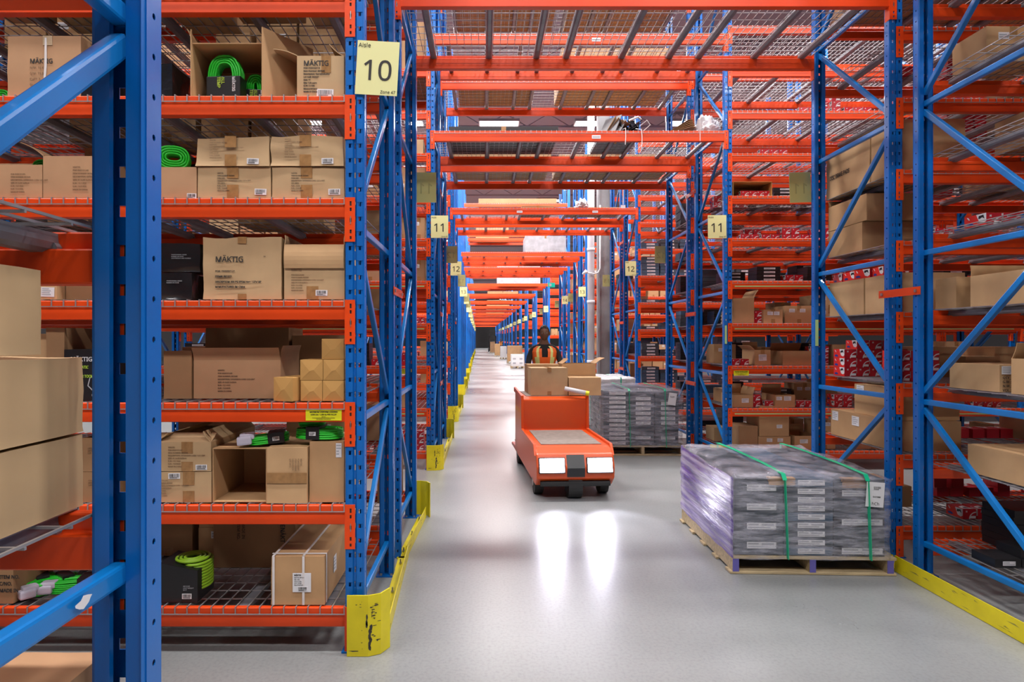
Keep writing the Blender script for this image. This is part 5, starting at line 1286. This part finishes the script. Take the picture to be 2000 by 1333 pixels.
# ------------------------------------------------------------------ burden carrier with its load
CX = .93
t = thing('cargo_cart', 'orange electric cargo cart with two lit headlights coming towards the camera', 'vehicle', (CX, 6.25, 0), R(3))
hw = .40
body = [(.10, .13), (-.02, .22), (-.03, .34), (.03, .46), (.14, .525), (1.25, .525), (1.25, .90), (1.32, .93), (2.10, .93), (2.10, .20), (2.60, .17), (2.60, .13)]
obj('cart_body', MB().mat('cart').prism(body, -hw, hw, 'x').mesh('cart_body', bevel=.018), t)
obj('deck_mat', MB().mat('mat').box(-.32, .32, .22, 1.22, .525, .532), t)
obj('deck_mat', MB().mat('mat').box(-.34, .34, 1.36, 2.06, .93, .937), t)
for s_ in (-1, 1):
    obj('side_rail', MB().mat('cart').prism([(.05, .44), (.14, .55), (1.22, .55), (1.24, .95), (2.12, .99), (2.12, .93), (1.32, .90), (1.30, .50), (.2, .50)], s_*hw-.016, s_*hw+.016, 'x').mesh('side_rail', bevel=.006), t)
    h_ = obj('headlight', MB().mat('rubber').box(-.135, .135, -.012, .02, -.08, .08).mesh('headlight', bevel=.008), t, (s_*.245, -.022, .355)); h_.rotation_euler = (R(-14), 0, 0)
    obj('headlight_lens', MB().mat('headlight').box(-.125, .125, -.022, -.010, -.07, .07).mesh('lens', bevel=.006), h_)
    for yy in (.30, 1.9):
        wz = .13; wh = obj('wheel', MB().mat('rubber').tube([(s_*.30, yy, wz), (s_*.39, yy, wz)], wz, 24).mesh('wheel', False), t)
        obj('hub', MB().mat('steel').tube([(s_*.392, yy, wz), (s_*.40, yy, wz)], .05, 12), wh)
    l = bpy.data.lights.new('headlamp', 'SPOT'); l.energy = 90; l.color = (.86, .84, 1); l.spot_size = R(70); l.spot_blend = .6; l.shadow_soft_size = .06
    lo = bpy.data.objects.new('headlamp', l); C.objects.link(lo); lo.parent = t; lo.location = (s_*.245, -.06, .36); lo.rotation_euler = (R(70), 0, math.pi)
obj('wheel', MB().mat('rubber').tube([(-.07, .10, .125), (.07, .10, .125)], .125, 24), t)
obj('front_panel', MB().mat('black').prism([(-.035, .24), (-.045, .33), (.02, .455), (.03, .45), (.0, .25)], -.09, .09, 'x'), t)
obj('bumper', MB().mat('rubber').box(-.36, .36, -.02, .03, .14, .19).mesh('bumper', bevel=.012), t)
obj('floor_plate', MB().mat('mat').box(-.36, .36, 2.14, 2.56, .195, .205), t)
b = MB().mat('rubber').bar((0, 2.18, .9), (0, 2.26, 1.12), .05, .05).tube([(-.17, 2.28, 1.14), (.17, 2.28, 1.14)], .014, 8)
obj('steering_handle', b, t)
z9 = .940
def cload(label, x, y, z, w_, d_, h_, m, rz=0, **kw):
    return carton(label, CX+x-w_/2, CX+x+w_/2, z, z+h_, 6.25+y, d_, m, rz=R(rz), **kw)
cload('large brown carton at the left front on the orange cart', -.12, 1.37, z9, .46, .34, .34, 'card_grey', 3, tape=('tape', .5, .05, .05, .05))
cload('wide brown carton behind the large one, left on the orange cart', -.16, 1.74, z9, .42, .30, .37, 'card', 3)
cload('long brown carton at the right front on the orange cart', .32, 1.36, z9+.0, .40, .34, .22, 'card_light', 1)
cload('open brown carton at the right rear on the orange cart', .30, 1.72, z9, .44, .32, .38, 'card', 3, opened='top', flaps=[('right', 60, .14), ('left', -50, .1)])
t2 = thing('cardboard_tube', 'white and yellow cardboard tube lying on the front of the orange cart', 'tube', (CX+.23, 6.25+1.28, 1.0)); t2.rotation_euler = (0, 0, R(0))
obj('tube_body', MB().mat('pad_white').tube([(-.17, .02, .03), (.08, -.03, -.02)], .028, 14).mesh('tube_body', True), t2); obj('end_cap', MB().mat('safety_label').tube([(.08, -.03, -.02), (.12, -.038, -.028)], .0285, 14), t2)

# ------------------------------------------------------------------ people
def skin_mesh(nodes, edges, m, sub=2):
    """nodes: name -> (pos, (rx, ry)); root is the first"""
    names = list(nodes); me = bpy.data.meshes.new('body'); me.from_pydata([nodes[n][0] for n in names], [(names.index(a), names.index(b)) for a, b in edges], [])
    o = bpy.data.objects.new('tmp', me); o.modifiers.new('s', 'SKIN')
    for i, n in enumerate(names):
        v = me.skin_vertices[0].data[i]; r = nodes[n][1]; v.radius = r if isinstance(r, tuple) else (r, r); v.use_root = (i == 0)
    md = o.modifiers.new('u', 'SUBSURF'); md.levels = sub; md.render_levels = sub
    out = baked(o)
    out.materials.clear()
    for q in (m if isinstance(m, (list, tuple)) else [m]): out.materials.append(M[q])
    for p in out.polygons: p.use_smooth = True
    return out
def person(label, loc, rz=0, vest='vest', h=1.0, z0=0):
    """standing figure facing -Y, hands forward on a handle"""
    t = thing('person', label, 'person', loc, rz); t.scale = (h, h, h)
    N = {'pelvis': ((0, 0, .95), (.15, .10)), 'waist': ((0, 0, 1.08), (.135, .095)), 'chest': ((0, -.01, 1.28), (.165, .11)), 'neck0': ((0, 0, 1.44), (.075, .065)), 'neck': ((0, -.01, 1.50), (.055, .055)), 'skull': ((0, -.02, 1.58), (.062, .07))}
    E = [('pelvis', 'waist'), ('waist', 'chest'), ('chest', 'neck0'), ('neck0', 'neck'), ('neck', 'skull')]
    for s, n in ((-1, 'l'), (1, 'r')):
        N.update({n+'sh': ((s*.17, 0, 1.40), (.062, .058)), n+'ua': ((s*.23, -.03, 1.26), (.05, .048)), n+'el': ((s*.25, -.10, 1.13), (.042, .04)), n+'fa': ((s*.21, -.24, 1.11), (.034, .032)), n+'wr': ((s*.16, -.35, 1.10), (.026, .022)), n+'pa': ((s*.155, -.40, 1.10), (.034, .018)),
                  n+'hp': ((s*.09, 0, .86), (.09, .09)), n+'th': ((s*.10, -.01, .68), (.078, .08)), n+'kn': ((s*.10, -.02, .49), (.056, .058)), n+'ca': ((s*.105, .0, .32), (.05, .056)), n+'an': ((s*.105, .02, .10), (.038, .04)), n+'to': ((s*.12, -.12, .05), (.04, .035))})
        E += [('neck0', n+'sh'), (n+'sh', n+'ua'), (n+'ua', n+'el'), (n+'el', n+'fa'), (n+'fa', n+'wr'), (n+'wr', n+'pa'), ('pelvis', n+'hp'), (n+'hp', n+'th'), (n+'th', n+'kn'), (n+'kn', n+'ca'), (n+'ca', n+'an'), (n+'an', n+'to')]
        for q in range(5):
            fx = (-.026+.017*q)*-s if q < 4 else .030*s*-1
            base = (s*.155+fx, -.425 if q < 4 else -.39, 1.10); L_ = (.026, .034, .036, .032, .026)[q]
            a1 = (base[0], base[1]-L_*.9, 1.098); a2 = (base[0], base[1]-L_*1.2, 1.098-L_*.75); a3 = (base[0], base[1]-L_*.7, 1.09-L_*1.3)
            if q == 4: a1 = (base[0]-s*.012, base[1]-.018, 1.085); a2 = (base[0]-s*.004, base[1]-.04, 1.07); a3 = (base[0]+s*.004, base[1]-.055, 1.06)
            for w_, p_ in (('0', base), ('1', a1), ('2', a2), ('3', a3)): N[n+'f%d%s' % (q, w_)] = (p_, (.0085, .0085))
            E += [(n+'pa', n+'f%d0' % q), (n+'f%d0' % q, n+'f%d1' % q), (n+'f%d1' % q, n+'f%d2' % q), (n+'f%d2' % q, n+'f%d3' % q)]
    bodyme = skin_mesh(N, E, ['skin', 'shirt', 'trousers', 'rubber'])
    for p in bodyme.polygons:
        c = p.center
        if c.z < .09: p.material_index = 3
        elif c.z < 1.02 and abs(c.y) < .2: p.material_index = 2
        elif c.z < 1.475 and not (c.y < -.14): p.material_index = 1
    obj('body', bodyme, t)
    # head
    bm = bmesh.new(); bmesh.ops.create_uvsphere(bm, u_segments=32, v_segments=24, radius=1)
    for v in bm.verts:
        p = v.co.copy(); x, y, z = p
        jaw = 1-.28*max(0, -z)**1.3; X = x*.076*jaw; Y = y*.097*(1-.10*max(0, -z)); Z = z*.118
        if y < 0:
            Y -= .019*math.exp(-((x/.16)**2+((z+.12)/.20)**2))          # nose
            Y += .010*math.exp(-(((abs(x)-.38)/.17)**2+((z-.06)/.12)**2))   # eye sockets
            Y -= .006*math.exp(-((x/.35)**2+((z+.48)/.07)**2))          # lips
            Y += .004*math.exp(-((x/.35)**2+((z+.40)/.03)**2))
            Y -= .008*math.exp(-((x/.25)**2+((z+.82)/.14)**2))          # chin
        v.co = Vector((X, Y, Z))
    me = bpy.data.meshes.new('head'); bm.to_mesh(me); bm.free(); me.materials.append(M['skin'])
    for p in me.polygons: p.use_smooth = True
    hd = obj('head', me, t, (0, -.025, 1.635))
    obj('eyes', MB().mat('pad_white').tube([(-.031, -.080, .006), (-.027, -.084, .006)], .009, 8).tube([(.031, -.080, .006), (.027, -.084, .006)], .009, 8).mat('ink').tube([(-.029, -.088, .006), (-.029, -.0915, .006)], .005, 8).tube([(.029, -.088, .006), (.029, -.0915, .006)], .005, 8), hd)
    obj('ears', MB().mat('skin').tube([(-.074, .0, -.03), (-.082, .005, 0), (-.078, .008, .025)], [.008, .012, .009], 8).tube([(.074, .0, -.03), (.082, .005, 0), (.078, .008, .025)], [.008, .012, .009], 8).mesh('ears', True), hd)
    bm = bmesh.new(); bmesh.ops.create_uvsphere(bm, u_segments=28, v_segments=18, radius=1)
    bmesh.ops.delete(bm, geom=[v for v in bm.verts if v.co.z < .12-.5*max(0, v.co.y) or (v.co.y < -.55 and v.co.z < .55)], context='VERTS')
    for v in bm.verts: v.co = Vector((v.co.x*.083, v.co.y*.104, v.co.z*.128+.002))+Vector([noise.noise(v.co*9+Vector((i*9, 0, 0)))*.004 for i in range(3)])
    me = bpy.data.meshes.new('hair'); bm.to_mesh(me); bm.free(); me.materials.append(M['hair']); obj('hair', me, hd)
    # vest: two front panels with a V neck, back panel; follows the chest
    v = MB().mat(vest); n = 14
    prof = [(.98, .158, .118), (1.12, .158, .118), (1.28, .192, .132), (1.36, .205, .118), (1.41, .19, .095), (1.445, .13, .085)]
    for i in range(len(prof)-1):
        z0_, a0, b0 = prof[i]; z1_, a1, b1 = prof[i+1]
        for k in range(28):
            t0, t1 = 2*math.pi*k/28, 2*math.pi*(k+1)/28; tm = (t0+t1)/2
            zc = (z0_+z1_)/2
            if math.sin(tm) < 0 and abs(math.cos(tm))*a0 < max(0, (zc-1.18))*.32: continue
            if zc > 1.42 and abs(math.cos(tm)) > .97: pass
            P = [(a0*math.cos(t0), b0*math.sin(t0)-.01, z0_), (a0*math.cos(t1), b0*math.sin(t1)-.01, z0_), (a1*math.cos(t1), b1*math.sin(t1)-.01, z1_), (a1*math.cos(t0), b1*math.sin(t0)-.01, z1_)]
            c_ = abs(abs(math.cos(tm))*a0-.10) < .024 or i == 1 and False
            v.mat('vest_stripe' if c_ else vest); v.quad(*P)
    obj('vest', v.mesh('vest'), t)
    return t
person('person in an orange reflective vest standing at the back of the orange cart', (CX-.09, 6.25+2.36, .205), 0, h=.925)
# forklift and people far down the passage
t = thing('forklift', 'dark forklift at the far end of the passage', 'forklift', (1.15, 84, 0))
b = MB().mat('rubber').box(-.5, .5, .4, 2.0, .2, 1.1).box(-.5, .5, 1.5, 2.2, 1.1, 1.4); obj('chassis', b.mesh('chassis', bevel=.05), t)
b = MB().mat('black')
for x in (-.38, .38): b.box(x-.05, x+.05, .2, .32, .1, 2.9)
for z in (.6, 1.6, 2.85): b.box(-.38, .38, .24, .30, z-.05, z+.05)
obj('mast', b, t); b = MB().mat('black')
for x in (-.48, .48):
    for y in (.5, 1.9): b.box(x-.03, x+.03, y-.03, y+.03, 1.1, 2.15)
b.box(-.52, .52, .45, 1.95, 2.13, 2.2); obj('overhead_guard', b, t)
b = MB().mat('steel').box(-.35, -.22, -.9, .2, .08, .12).box(.22, .35, -.9, .2, .08, .12); obj('forks', b, t)
for x in (-.5, .5):
    for y in (.45, 1.8): obj('wheel', MB().mat('rubber').tube([(x-.08, y, .25), (x+.08, y, .25)], .25, 16), t)
person('small distant person in an orange vest right of the forklift', (1.9, 70, 0), 0)
# scuffs on the floor

# ------------------------------------------------------------------ generated stock: leave out what nothing of can be seen, then write the labels
DROP = set()
for s_ in '''0-4 8-g i-12 14-15 18-1b 1e 1h-1j 1m 1q-1s 1v 1y 20-2g 2i-2l 2n-2q 2s-2v 2x-37 39-3a 3c 3g-3r 3t-4p 4s-4w 4y 50-51 55-5c 5g-5p 5s-5z 61-6l 6u-6w 6z-7q 7s-7y 80 82-83 87-8a 8d-8g 8k-8o 8q 8s-8t 8v 8y 91-94 97-98 9e-9l 9v-9y a0-a2 ac-al an ap ar b8 ba-bg bi bk-bn br-bt bv c9-cf ch cj-ck cp-d2 d4 d8 da-dp e0-e8 ea-ed ef-eo eq-er ew-f9 fc-fe fi-fk fo-fv g3-gc gh-gl gp-h4 h6 h9-hq hu hw hy i0-i4 i6-i7 ic-iw iz-j4 jc-jd jj-jk ju kb-kc kj kr-kt l2-l4 l8-la ld-lo ls-lv lx-ly mf-mg mo-mp mr-mv mz-n2 n7-nh nn ny o1 o3-o4 o6-o7 oc oe on-ow p8 pe-pj py-q0 q2-q3 q8-qb qi qk qm-qp qv-qz r1-r2 r4-r5 r7 rd-rh rl-rn rp rt-rx s2-s4 s6-sa sd-sz t2-t3 t6-tr tv-tw u1 uj-uo uv-v7 vc vi-vu vy-wk wm-wn wt-x8 xa-xc xn-xw xy-xz y2-y4 y6-ye yh-yl yn-z8 zc-zf zm-107 109-114 117 119-11m 11o-11x 11z-12k'''.split():
    a_, _, b_ = s_.partition('-'); DROP |= set(range(int(a_, 36), int(b_ or a_, 36)+1))
keep = [(o, lb, 0) for i, (o, lb) in enumerate(PEND) if i not in DROP]; drop = [(o, lb) for i, (o, lb) in enumerate(PEND) if i in DROP]
bpy.data.batch_remove([c for q in drop for c in q[0].children]+[q[0] for q in drop])
rows_ = {}
for o, (look, n, layer, k, ph), v in keep: rows_.setdefault((look if look in ('red box', 'near red box', 'dark box', 'black box', 'small black box') else 'c', k, ph), {}).setdefault(n, []).append((layer, o, look))
for (kk, k, ph), cols in rows_.items():
    for ci, n in enumerate(sorted(cols)):
        st = sorted(cols[n], key=lambda q: q[0])
        for li, (layer, o, look) in enumerate(st):
            o['label'] = '%s%s%s, %s shelf, %s' % (look, (', %s from left' % NTH[ci]) if len(cols) > 1 else '', (', %s layer' % NTH[li]) if len(st) > 1 else '', ORD[k], ph)
            o['group'] = {'red box': 'red brake pad boxes', 'near red box': 'red brake pad boxes', 'dark box': 'dark flat boxes', 'black box': 'black flat boxes'}.get(look, 'cardboard cartons')+' on the shelves'
bpy.data.scenes.remove(TSC)
import re
WORDS = dict(zip(range(10, 30), 'ten eleven twelve thirteen fourteen fifteen sixteen seventeen eighteen nineteen twenty twenty-one twenty-two twenty-three twenty-four twenty-five twenty-six twenty-seven twenty-eight twenty-nine'.split()))
for o in C.objects:
    if o.get('label'): o['label'] = re.sub(r'\b(\d\d)\b', lambda m_: WORDS.get(int(m_.group(1)), m_.group(1)), o['label'])
